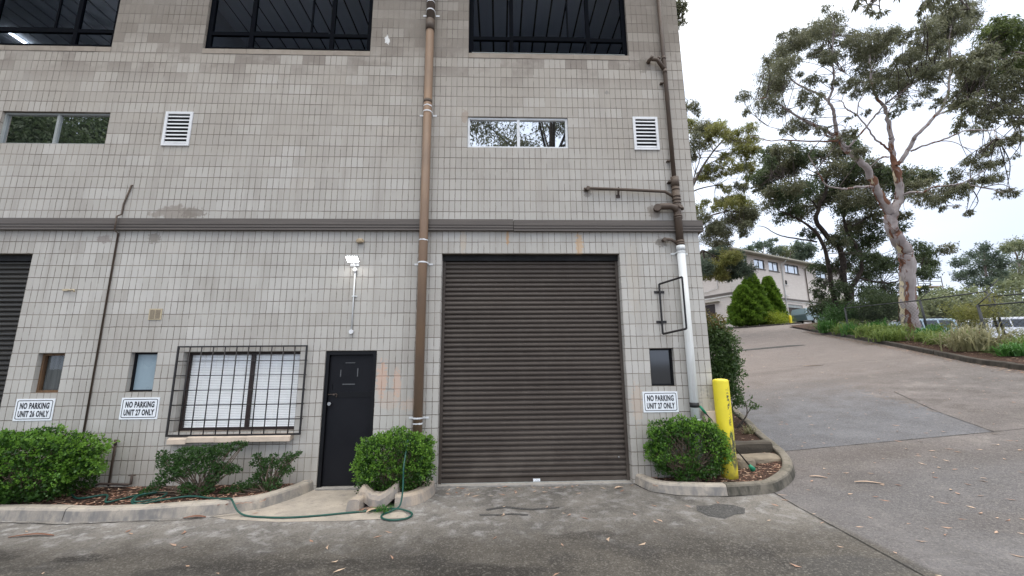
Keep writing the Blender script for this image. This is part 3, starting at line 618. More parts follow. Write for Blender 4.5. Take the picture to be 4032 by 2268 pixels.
# shadow gap trim, roller doors
def roller(x0, x1, y, mat, key, sticker):
    mb = MB(); p = .0775; z = .085; pr = [(y+.02,.0),(y-.012,.0),(y-.012,.014),(y-.002,.016),(y-.002,.078),(y-.004,.082)]
    while z < 3.70:
        for t, d in ((0,.022),(.10,.020),(.16,.006),(.24,-.003),(.40,-.008),(.60,-.008),(.76,-.003),(.84,.006),(.90,.020)):
            pr.append((y+d-.004, z+t*p))
        z += p
    pr.append((y+.03, z)); pr.append((y+.06, z)); pr.append((y+.06, 0))
    mb.prism(pr, 'x', x0, x1)
    D = mb.build('roller_door', mat, B)
    g = MB(); g.box(x0, x0+.045, y-.03, y+.05, 0.0, 3.66); g.build('guide_rail', mat, D); g = MB().box(x1-.045, x1, y-.03, y+.05, 0.0, 3.66); g.build('guide_rail', mat, D)
    g = MB().box(x0+.046, x1-.046, y-.028, y-.0122, 0.004, .022); g.build('bottom_rail', M['alu_grey'] if sticker else mat, D)
    if key:
        g = MB().cyl((key[0], y-.035, key[1]), (key[0], y-.01, key[1]), .014, 12); g.build('lock', M['chrome'], D)
    if sticker:
        g = MB().box(sticker-.055, sticker+.055, y-.0155, y-.0125, .026, .066); g.build('sticker', M['sign_w'], D)
        rr = random.Random(3)
        g = MB()
        for i in range(9):
            xx = sticker-.047+i*.0105; zz = .034+rr.random()*.02; g.box(xx, xx+rr.uniform(.003,.008), y-.0168, y-.0158, zz, zz+rr.uniform(.003,.008))
        g.build('sticker_print', M['sign_k'], D)
    return D
roller(.003, 2.997, .15, M['roller'], (2.84,.37), 1.53)
roller(-9.597, -6.603, .14, M['roller_old'], None, None)
g = MB().box(.002, 2.998, .09, .19, 3.56, 3.658); g.build('roller_header', M['dark'], B)
g = MB().box(-9.598, -6.602, .09, .19, 3.56, 3.658); g.build('roller_header', M['dark'], B)
# black steel door
def door():
    f = MB().box(-1.797,-1.745,.012,.11,.03,2.055).box(-1.055,-1.003,.012,.11,.03,2.055).box(-1.7445,-1.0555,.012,.11,2.0,2.055)
    f.build('door_frame', M['black_frame'], B)
    d = MB().box(-1.742,-1.058,.06,.10,.045,1.995).build('door', M['black'], B, bevel=.003)
    g = MB().box(-1.742,-1.06,.054,.0585,1.335,1.42); g.build('reinforcing_strip', M['black_frame'], d)
    s = pm('scuffed steel', (.10,.105,.11), (.06,.062,.066), 20, .5)
    for a in ((-1.50,-1.35,1.865,1.878),(-1.53,-1.335,1.53,1.546)):
        g = MB().box(a[0],a[1],.052,.0595,a[2],a[3]); g.build('door_slot', s, d)
    for a in ((-1.575,-1.56,1.655,1.765),(-1.31,-1.294,1.655,1.785)):
        g = MB().box(a[0],a[1],.052,.0595,a[2],a[3]); g.build('door_slot', s, d)
    g = MB().tube([(-1.745,.045,1.385),(-1.655,.045,1.385)],.006,8); g.box(-1.66,-1.63,.035,.053,1.372,1.396); g.tube([(-1.62,.036,1.392),(-1.60,.034,1.392),(-1.598,.034,1.36),(-1.61,.034,1.345)],.006,8); g.build('bolt', M['steel_rust'], d)
    g = MB().cyl((-1.70,.0595,1.245),(-1.70,.035,1.245),.016,14); g.cyl((-1.70,.035,1.245),(-1.70,.008,1.245),.027,18); g.build('door_knob', M['chrome'], d)
    g = MB().box(-1.69,-1.682,.05,.0595,1.46,1.55); g.build('latch_plate', M['black_frame'], d)
door()
def frame(x0, x1, z0, z1, y, t, d, mat, name, parent, mull=(), trans=(), bars=()):
    g = MB(); e = .001; g.box(x0+e,x0+t,y,y+d,z0+e,z1-e); g.box(x1-t,x1-e,y,y+d,z0+e,z1-e); g.box(x0+t+e,x1-t-e,y,y+d,z0+e,z0+t); g.box(x0+t+e,x1-t-e,y,y+d,z1-t,z1-e)
    for m, ww in mull: g.box(m-ww/2, m+ww/2, y+.002, y+d-.002, z0+t+e, z1-t-e)
    for (a, b, zz, ww) in trans: g.box(a, b, y+.004, y+d-.004, zz-ww/2, zz+ww/2)
    return g.build(name, mat, parent)
def win(x0, x1, z0, z1, y, t, fm, gm, mull=(), trans=(), d=.05, gy=.03):
    g = MB().quad((x0+.002,y+gy,z0+.002),(x1-.002,y+gy,z0+.002),(x1-.002,y+gy,z1-.002),(x0+.002,y+gy,z1-.002))
    wd = frame(x0, x1, z0, z1, y, t, d, fm, 'window', B, mull, trans); g.build('pane', gm, wd, recalc=False); return wd
# upper windows (open to lit rooms behind)
for x0, x1 in ((-9,-6),(-4.4,-1.4),(.4,3.4)):
    wd = win(x0, x1, 7.5, 9.4, .05, .085, M['navy_frame'], M['glass_up'], [(x0+.80,.075),(x0+2.26,.075)], [(x0+.086,x1-.086,7.87,.07)], d=.055)
    g = MB().box(x0+.83, x1-.81, .058, .085, 7.90, 7.93); g.box(x0+1.86, x0+1.89, .058, .085, 7.93, 9.3); g.build('sash', M['navy_frame'], wd)
    g = MB().box(x0+.06, x1-.06, .042, .049, 7.545, 7.556); g.build('drip_strip', M['alu_grey'] if x0 > 0 else M['navy_frame'], wd)
# rooms behind the upper windows: dark walls, boarded ceiling
r = MB(); r.box(-15.8, 4.2, .35, 9.0, 7.0, 7.1); r.quad((-15.8,9,7.1),(4.2,9,7.1),(4.2,9,9.8),(-15.8,9,9.8))
for x in (-15.8, -5.2, -.4, 4.2): r.quad((x,.3,7.1),(x,9,7.1),(x,9,9.8),(x,.3,9.8))
r.build('room_wall', M['wall_in'], B, recalc=False)
c = MB(); x = -15.8
while x < 4.2: c.box(x+.022, x+.298, .3, 9, 9.55, 9.58); x += .32
c.build('room_ceiling', M['ceiling'], B)
MB().box(-15.8,4.2,.3,9,9.62,9.64).build('ceiling_backing', M['dark'], B)
for xx in (-6.95,-10.4):
    for yy in (1.9,):
        t_ = MB().tube([(xx,yy,9.50),(xx,yy+1.2,9.50)], .018, 8); t_.build('fluorescent_tube', M['tube_light'], B)
# middle sliding windows
win(-7.6,-5.8,5.6,6.2,.04,.03,M['alu_grey'],M['glass_mid'],[(-6.70,.04)],())
win(.4,2.2,5.6,6.2,.025,.038,M['alu'],M['glass_mid'],[(1.31,.05)],())
# ground floor windows
wb = win(-4.0,-2.2,.86,2.06,.10,.045,M['brown_frame'],M['glass_big'],[(-2.985,.055)],())
g = MB(); z = .905
while z < 2.02:
    g.add([(-3.975,.138,z),(-2.225,.138,z),(-2.225,.147,z+.0205),(-3.975,.147,z+.0205)],[(0,1,2,3)]); z += .0255
for xx in (-3.75,-3.3,-3.12,-2.82,-2.62,-2.35): g.tube([(xx,.136,.9),(xx,.136,2.02)],.0028,6)
g.build('venetian_blind', M['blind'], wb, recalc=False)
MB().box(-4.1,-2.1,.6,.62,.7,2.2).build('room_wall', M['wall_in'], B)
bx = MB(); bx.quad((-4.1,.24,.7),(-4.1,.62,.7),(-4.1,.62,2.2),(-4.1,.24,2.2)); bx.quad((-2.1,.24,.7),(-2.1,.62,.7),(-2.1,.62,2.2),(-2.1,.24,2.2)); bx.quad((-4.1,.24,2.2),(-2.1,.24,2.2),(-2.1,.62,2.2),(-4.1,.62,2.2)); bx.build('room_wall', M['wall_in'], B, recalc=False)
wa = win(-6.2,-5.8,1.46,2.06,.07,.035,M['timber'],M['glass_big'],(),())
MB().box(-6.16,-5.84,.125,.13,1.5,2.03).build('curtain', M['curtain'], wa)
w2 = win(-4.8,-4.4,1.46,2.06,.07,.028,M['black_frame'],M['frost'],(),())
w3 = win(3.4,3.8,1.46,2.06,.07,.03,M['black_frame'],M['glass_dark'],(),())
# sloping sill bricks under the barred window, steel grille over it
rr = random.Random(4); x = -4.0; segs = [-4.0,-3.72,-3.3,-2.86,-2.2]
sl = MB()
for i in range(4):
    dd = rr.uniform(-.006,.006)+(.02 if i == 0 else 0)
    sl.prism([(.098,.862),(-.105,.785-dd),(-.11,.715-dd),(.0,.74),(.098,.80)], 'x', segs[i]+.002, segs[i+1]-.002)
sl.build('window_sill', M['cream'], B, bevel=.004)
gr = MB(); gx0, gx1, gz0, gz1, gy = -4.05, -2.08, .815, 2.14, -.055
def sq(a, b, r_, mb): mb.box(min(a[0],b[0])-r_, max(a[0],b[0])+r_, min(a[1],b[1])-r_, max(a[1],b[1])+r_, min(a[2],b[2])-r_, max(a[2],b[2])+r_)
sq((gx0,gy,gz0),(gx0,gy,gz1),.0115,gr); sq((gx1,gy,gz0),(gx1,gy,gz1),.0115,gr); sq((gx0+.018,gy,gz0),(gx1-.018,gy,gz0),.013,gr); sq((gx0+.018,gy,gz1),(gx1-.018,gy,gz1),.0115,gr)
for i in range(1, 11): gr.tube([(gx0+(gx1-gx0)*i/11,gy-.004,gz0),(gx0+(gx1-gx0)*i/11,gy-.004,gz1)],.0082,6)
for i in range(1, 6):
    z = gz0+(gz1-gz0)*i/6; gr.tube([(gx0,gy+.008,z),(gx1,gy+.008,z)],.0075,6)
    for gx in (gx0, gx1): gr.tube([(gx,gy+.008,z),(gx,.004,z)],.0055,6)
G = gr.build('window_grille', M['grille'], B)
# louvred vents
def vent(x0, x1, z0, z1, mat):
    v = MB(); t = .045; y = -.022; v.box(x0,x0+t,y,-.001,z0,z1); v.box(x1-t,x1,y,-.001,z0,z1); v.box(x0+t+.001,x1-t-.001,y,-.001,z0,z0+t); v.box(x0+t+.001,x1-t-.001,y,-.001,z1-t,z1)
    o = v.build('louvre_vent', mat, B, bevel=.002)
    MB().box(x0+t,x1-t,-.0009,-.0005,z0+t,z1-t).build('vent_backing', M['dark'], o)
    n = 8; h = (z1-z0-2*t)/n
    s = MB()
    for i in range(n):
        z = z0+t+h*i; s.add([(x0+t,-.021,z+.004),(x1-t,-.021,z+.004),(x1-t,-.0015,z+h*.62),(x0+t,-.0015,z+h*.62),(x0+t,-.0225,z+.004+.006),(x1-t,-.0225,z+.010)],[(0,1,2,3),(0,1,5,4)])
    s.build('vent_blades', mat, o, recalc=False)
vent(-4.85,-4.385,5.575,6.22,M['white']); vent(3.385,3.84,5.575,6.225,M['white'])
v = MB().box(-4.62,-4.42,-.012,-.001,2.57,2.75).build('brick_vent', M['beige'], B, bevel=.004)
s = MB()
for k in (0,1):
    for i in range(11): s.box(-4.602+k*.086,-4.526+k*.086,-.0135,-.0123,2.585+i*.0136,2.585+i*.0136+.006)
s.build('vent_slots', M['steel_rust'], v)

# ------------------------------------------------------------------ pipes on the wall
def clip(pipe, x, y, z, r, mat, wing=.06):
    c_ = MB(); n = 14; pts = [(x+math.cos(a)*(r+.006), y+math.sin(a)*(r+.006), z) for a in np.linspace(math.pi*1.0, math.pi*2.0, n)]
    for i in range(n-1):
        a, b = Vector(pts[i]), Vector(pts[i+1]); c_.add([a+Vector((0,0,-.012)),b+Vector((0,0,-.012)),b+Vector((0,0,.012)),a+Vector((0,0,.012))],[(0,1,2,3)])
    for sgn in (-1, 1):
        X = x+sgn*(r+.004); c_.box(min(X,X+sgn*.006), max(X,X+sgn*.006), y-.002, -.004, z-.012, z+.012)
        c_.box(min(X,X+sgn*wing), max(X,X+sgn*wing), -.008, -.003, z-.022, z+.008)
    return c_.build('pipe_clip', mat, pipe, recalc=False)
def collar(pipe, x, y, z, r, h, mat): c_ = MB().tube([(x,y,z-h/2),(x,y,z+h/2)], r, 20); return c_.build('collar', mat, pipe)
dpx, dpy, dr = -.30, -.092, .073
p = MB().tube([(dpx,dpy,.1),(dpx,dpy,7.9)], dr, 20).build('downpipe', M['pipe'], B)
MB().tube([(dpx,dpy,7.9),(dpx,dpy,10.5)], dr+.002, 20).build('upper_pipe', M['pipe_dark'], p)
collar(p,dpx,dpy,7.98,.082,.22,M['pipe_dark']); collar(p,dpx,dpy,6.42,.0755,.06,M['pipe_dark'])
for z in (8.28,6.21,3.48,1.03): clip(p,dpx,dpy,z,dr,M['white'],.075)
for z, r_ in ((8.46,.078),(6.32,.0765),(3.86,.0765),(.95,.0765)):
    c_ = MB(); rr = random.Random(int(z*10)); n = 18
    vs = [(dpx+math.cos(2*math.pi*k/n)*r_, dpy+math.sin(2*math.pi*k/n)*r_, z+rr.uniform(-.016,-.004)) for k in range(n)]+[(dpx+math.cos(2*math.pi*k/n)*r_, dpy+math.sin(2*math.pi*k/n)*r_, z+rr.uniform(.006,.016)) for k in range(n)]
    c_.add(vs, [(k,(k+1)%n,(k+1)%n+n,k+n) for k in range(n)]); c_.build('sealant', M['white'], p)
# soil stack at the right: brown above, white pvc below
sxp, syp = 4.03, -.085
p = MB().tube([(sxp,syp+.02,10.5),(sxp,syp+.02,4.98)], .036, 16).build('vent_pipe', M['pipe_dark'], B)
for z in (6.9,5.35): MB().box(sxp-.09,sxp-.03,-.06,-.002,z-.01,z+.01).build('pipe_clip', M['pipe_dark'], p)
collar(p,sxp,syp+.02,7.12,.042,.07,M['pipe_dark']); collar(p,sxp,syp+.02,7.4,.041,.05,M['pipe_dark'])
MB().tube([(3.76,.0,7.36),(3.76,-.06,7.36),(3.79,-.085,7.365),(3.90,-.085,7.35),(4.01,-.078,7.17)],.036,12).cyl((3.80,-.085,7.37),(3.77,-.085,7.395),.045).cyl((3.92,-.085,7.37),(3.94,-.085,7.395),.03).build('branch_pipe', M['pipe_dark'], p)
p = MB().tube([(sxp,syp,5.0),(sxp,syp,3.80)], .062, 20).build('soil_pipe', M['pipe_dark'], B)
for z, h, r_ in ((4.93,.17,.070),(4.79,.03,.068),(4.66,.03,.072),(4.60,.03,.072),(4.54,.02,.070),(4.30,.03,.072),(4.26,.02,.070),(3.84,.05,.070),(3.80,.03,.072)): collar(p,sxp,syp,z,r_,h,M['pipe_dark'])
MB().tube([(2.50,.0,4.81),(2.50,-.05,4.81),(2.53,-.075,4.808),(3.2,-.075,4.785),(3.84,-.075,4.755),(3.99,-.08,4.66)],.026,12).build('branch_pipe', M['pipe_dark'], p)
MB().cyl((2.50,-.05,4.81),(2.50,-.09,4.81),.036).cyl((2.47,-.03,4.81),(2.44,-.03,4.81),.03).build('pipe_cap', M['pipe_dark'], p)
MB().box(3.03,3.045,-.075,-.002,4.70,4.84).box(3.00,3.07,-.012,-.002,4.66,4.72).build('pipe_clip', M['steel_rust'], p)
MB().tube([(3.70,.0,4.46),(3.70,-.08,4.46),(3.74,-.10,4.47),(3.90,-.10,4.475),(3.98,-.10,4.45),(4.02,-.09,4.38)],.056,16).cyl((3.70,-.07,4.45),(3.67,-.125,4.45),.062).build('branch_pipe', M['pipe_dark'], p)
MB().tube([(4.05,-.12,4.45),(4.06,-.165,4.46)],.034,14).cyl((4.10,-.09,4.44),(4.135,-.09,4.44),.03).build('inspection_cap', M['pipe_dark'], p)
MB().tube([(3.77,.0,3.89),(3.77,-.06,3.89),(3.80,-.07,3.895),(3.89,-.07,3.885),(4.0,-.08,3.80)],.026,12).cyl((3.77,-.05,3.89),(3.77,-.09,3.89),.033).build('branch_pipe', M['pipe_dark'], p)
MB().box(3.93,4.13,-.012,-.002,4.93,4.95).box(3.92,3.97,-.1,-.002,4.93,4.95).build('pipe_clip', M['steel_rust'], p)
p = MB().tube([(sxp,syp,3.77),(sxp,syp,.15)], .066, 20).build('drain_pipe', M['pvc'], B)
collar(p,sxp,syp,3.73,.071,.09,M['pvc']); collar(p,sxp,syp,.82,.073,.07,M['pvc'])
clip(p,sxp,syp,3.66,.066,M['pvc'],.08); clip(p,sxp,syp,.95,.066,M['pvc'],.08)
collar(p,sxp,syp,1.17,.071,.075,M['rubber'])
# thin dark cable pipe on the left
p = MB().tube([(-5.30,-.018,.1),(-5.30,-.018,4.0),(-5.30,-.09,4.03),(-5.30,-.09,4.27),(-5.30,-.018,4.33),(-5.295,-.018,4.5),(-5.22,-.018,4.84),(-5.22,.02,4.86)],.0125,10).build('conduit', M['pipe_dark'], B)

# ------------------------------------------------------------------ things fixed to the wall
def text_mesh(body, size, cx, cz, y, mat, name, parent, width=None, off=.02):
    cu = bpy.data.curves.new(name, 'FONT'); cu.body = body; cu.size = size; cu.space_character = 1.1; cu.align_x = 'CENTER'; cu.align_y = 'CENTER'; cu.offset = off*size; cu.extrude = .0008; cu.resolution_u = 3
    t = bpy.data.objects.new(name, cu); col.objects.link(t); dg = bpy.context.evaluated_depsgraph_get(); me = bpy.data.meshes.new_from_object(t.evaluated_get(dg))
    bpy.data.objects.remove(t); xs = [v.co.x for v in me.vertices]; sc = (width/(max(xs)-min(xs))) if width else 1; mx = (max(xs)+min(xs))/2
    ys = [v.co.y for v in me.vertices]; my = (max(ys)+min(ys))/2
    for v in me.vertices: v.co = Vector((cx+(v.co.x-mx)*sc, y-v.co.z, cz+(v.co.y-my)))
    me.materials.clear(); me.materials.append(mat); o = bpy.data.objects.new(name, me); col.objects.link(o); o.parent = parent
    o.matrix_parent_inverse = Matrix.Translation(-parent.location); return o
def rr_poly(x0, x1, z0, z1, r, n=4):
    out = []
    for cx, cz, a0 in ((x1-r,z1-r,0),(x0+r,z1-r,90),(x0+r,z0+r,180),(x1-r,z0+r,270)):
        for k in range(n+1): a = R(a0+90*k/n); out.append((cx+r*math.cos(a), cz+r*math.sin(a)))
    return out
def parking_sign(x0, unit, label):
    x1, z0, z1 = x0+.565, 1.055, 1.375; t = thing('parking_sign', (x0+.28,0,z0), label, 'sign', 'no parking signs')
    MB().prism([(x0,z0),(x1,z0),(x1,z1),(x0,z1)],'y',-.008,-.001).build('sign_plate', M['sign_w'], t)
    a = rr_poly(x0+.022,x1-.022,z0+.022,z1-.022,.025); b = rr_poly(x0+.032,x1-.032,z0+.032,z1-.032,.018); n = len(a)
    MB().add([(p_[0],-.0095,p_[1]) for p_ in a]+[(p_[0],-.0095,p_[1]) for p_ in b],[(i,(i+1)%n,(i+1)%n+n,i+n) for i in range(n)]).build('border_line', M['sign_k'], t, recalc=False)
    text_mesh('NO PARKING', .118, x0+.2825, 1.272, -.0092, M['sign_k'], 'lettering', t, .43, .04)
    text_mesh('UNIT %d ONLY' % unit, .118, x0+.2825, 1.155, -.0092, M['sign_k'], 'lettering', t, .45, .04)
parking_sign(-6.375, 26, 'white NO PARKING UNIT 26 ONLY sign under the brown framed little window')
parking_sign(-4.825, 27, 'white NO PARKING UNIT 27 ONLY sign left of the barred window')
parking_sign(3.24, 27, 'white NO PARKING UNIT 27 ONLY sign right of the big roller door')
# lit floodlight with its conduit
t = thing('floodlight', (-1.43,0,3.5), 'lit white floodlight on the wall above the black door', 'light')
MB().tube([(-1.43,-.0,3.40),(-1.43,-.03,3.44),(-1.43,-.07,3.50)],.010,8).box(-1.50,-1.36,-.02,-.002,3.44,3.50).build('bracket', M['white'], t)
c_ = Vector((-1.43,-.12,3.545)); ang = R(56)   # face tilted down and outwards
ux = Vector((1,0,0)); nv = Vector((0,-math.cos(ang),-math.sin(ang))); uz = Vector((0,-math.sin(ang),math.cos(ang)))
def obox(mb, c, hx, hn, hz, o=0):
    vs = [c+ux*a+nv*(b+o)+uz*d for d in (-hz,hz) for b in (-hn,hn) for a in (-hx,hx)]
    return mb.add(vs, [(0,1,3,2),(4,6,7,5),(0,4,5,1),(2,3,7,6),(0,2,6,4),(1,5,7,3)])
obox(MB(), c_, .098,.018,.062).build('lamp_housing', M['alu_grey'], t); obox(MB(), c_, .088,.002,.054,.0205).build('lamp_face', M['flood'], t)
MB().cyl((-1.415,-.002,3.38),(-1.415,-.045,3.38),.032,20).build('junction_box', M['white'], t)
MB().cyl((-1.415,-.002,2.36),(-1.415,-.045,2.36),.034,20).build('junction_box', M['white'], t)
MB().tube([(-1.415,-.018,3.36),(-1.415,-.018,2.38)],.0105,10).box(-1.44,-1.385,-.03,-.002,2.93,2.95).box(-1.43,-1.36,-.012,-.002,2.93,2.95).build('conduit', M['pvc'], t)
def lump(name, c, s, mat, label, cat, seed):
    o = rock(name, c, s, mat, label, seed, cat); return o
lump('wasp_nest', (-1.36,-.035,3.87), (.055,.035,.038), pm('mud', (.42,.33,.22), (.3,.24,.16), 12, .9), 'tan mud lump on the wall under the brown band above the floodlight', 'mud nest', 5)
t = thing('wall_hook', (-5.9,0,3.05), 'small cream fitting on the wall left of the dark conduit', 'fitting')
MB().box(-6.0,-5.92,-.03,-.001,3.04,3.07).tube([(-5.92,-.02,3.055),(-5.86,-.04,3.05),(-5.83,-.03,3.06),(-5.80,-.05,3.05),(-5.79,-.05,3.02)],.012,8).build('bracket', M['beige'], t)
# empty hinged sign frame left of the white pipe
t = thing('sign_frame', (3.6,0,2.3), 'empty black steel sign frame hinged on the wall beside the white pipe', 'sign frame')
a0, a1, b0, b1 = Vector((3.63,-.04,2.29)), Vector((3.63,-.04,3.12)), Vector((3.89,-.34,2.35)), Vector((3.89,-.34,3.18))
f = MB(); 
for a, b in ((a0,a1),(b0,b1),(a0,b0),(a1,b1)): f.tube([a,b],.017,4,smooth=False)
f.build('frame', M['grille'], t)
for z in (2.49,2.99):
    MB().box(3.55,3.72,-.012,-.002,z-.02,z+.02).box(3.615,3.645,-.045,-.0125,z-.02,z+.02).build('hinge', M['grille'], t)
# meter box at the foot of the pipe
t = thing('meter_box', (4.28,0,.9), 'cream plastic box on the wall corner behind the yellow bollard', 'box')
MB().box(4.17,4.37,-.09,-.002,.86,1.07).build('box_body', M['cream'], t, bevel=.01); MB().box(4.185,4.355,-.096,-.0905,.875,1.055).build('box_lid', M['cream'], t, bevel=.002)
# overflow hose from the clamp to the ground
t = thing('overflow_hose', (4.83,-.1,.17), 'straight black hose with green ends running from the white pipe to the kerb', 'hose')
ha, hb = Vector((4.10,-.12,1.15)), Vector((4.92,.02,.17))
MB().tube([ha.lerp(hb,.08),ha.lerp(hb,.95)],.011,8).build('hose_tube', M['rubber'], t)
MB().tube([ha,ha.lerp(hb,.11)],.019,10).build('connector', M['green_plastic'], t); MB().tube([ha.lerp(hb,.93),hb],[.02,.045],10).build('connector', M['green_plastic'], t)
# yellow bollards
def bollard(x, y, z, h, r, mat, label):
    t = thing('bollard', (x,y,z), label, 'bollard', 'yellow bollards'); m = MB(); rs = [r,r,r,r*.97,r*.80,r*.45,.004]; zs = [-.05,.1,h-.03,h-.008,h+.006,h+.014,h+.016]
    m.tube([(x,y,z+q) for q in zs], rs, 28); m.build('post', mat, t); return t
bollard(4.46,-.13,.10,1.455,.118,M['bollard'],'scraped yellow steel bollard by the kerb at the building corner')
bollard(28.2,30.4,4.95,1.05,.12,M['yellow'],'small far yellow bollard by the yellow green hedge')
# tap and pipe left of the wiry bushes
t = thing('water_pipe', (-4.78,0,.1), 'dark standpipe with tap on the wall beside the big hedge', 'pipe')
MB().tube([(-4.79,-.04,.12),(-4.79,-.04,.66),(-4.79,-.04,.70)],.014,8).tube([(-4.79,-.04,.66),(-4.86,-.05,.655),(-4.90,-.07,.66)],.011,8).build('riser', M['pipe_dark'], t)
MB().tube([(-4.79,-.04,.69),(-4.79,-.04,.77)],.02,8).build('valve', M['steel_rust'], t)
MB().tube([(-5.0,-.07,.12),(-4.9,-.06,.16),(-4.7,-.06,.15),(-4.5,-.06,.14),(-4.46,-.06,.15),(-4.46,-.06,.27)],.017,8).build('feed_pipe', M['steel_rust'], t)
MB().tube([(-4.51,-.06,.27),(-4.41,-.06,.27)],.009,6).build('tap_handle', M['steel_rust'], t)
# garden hose
hp = [(-.33,-.62,.80),(-.33,-.70,.68),(-.325,-.84,.5),(-.32,-.86,.36),(-.315,-.90,.2),(-.33,-.97,.06),(-.42,-1.03,.02),(-.50,-1.15,.018),(-.46,-1.27,.018),(-.32,-1.335,.018),(-.18,-1.29,.018),(-.13,-1.19,.018),(-.17,-1.08,.02),(-.33,-1.0,.034),(-.46,-.975,.03),
      (-.65,-.99,.018),(-.95,-1.05,.018),(-1.3,-1.13,.018),(-1.65,-1.17,.018),(-2.0,-1.13,.018),(-2.2,-1.07,.02),(-2.32,-1.03,.06),(-2.42,-.97,.14),(-2.5,-.9,.165),(-2.62,-.86,.155),(-2.85,-.74,.13),(-3.2,-.62,.125),(-3.45,-.72,.12),(-3.68,-.9,.12),(-3.92,-.62,.13),(-3.75,-.46,.13),(-3.6,-.5,.14),(-3.55,-.7,.13),(-3.72,-.86,.14),(-3.86,-.62,.15),(-3.72,-.5,.155),(-3.9,-.4,.13),(-4.05,-.65,.12),(-4.15,-.78,.12),(-4.4,-.5,.13),(-4.65,-.6,.12),(-4.9,-.45,.13),(-5.1,-.3,.2)]
tag(MB().tube(smoothpath(hp,5),.011,8).build('garden_hose', M['hose']), 'green garden hose looping over the path and kerb and out of the round bush', 'hose')

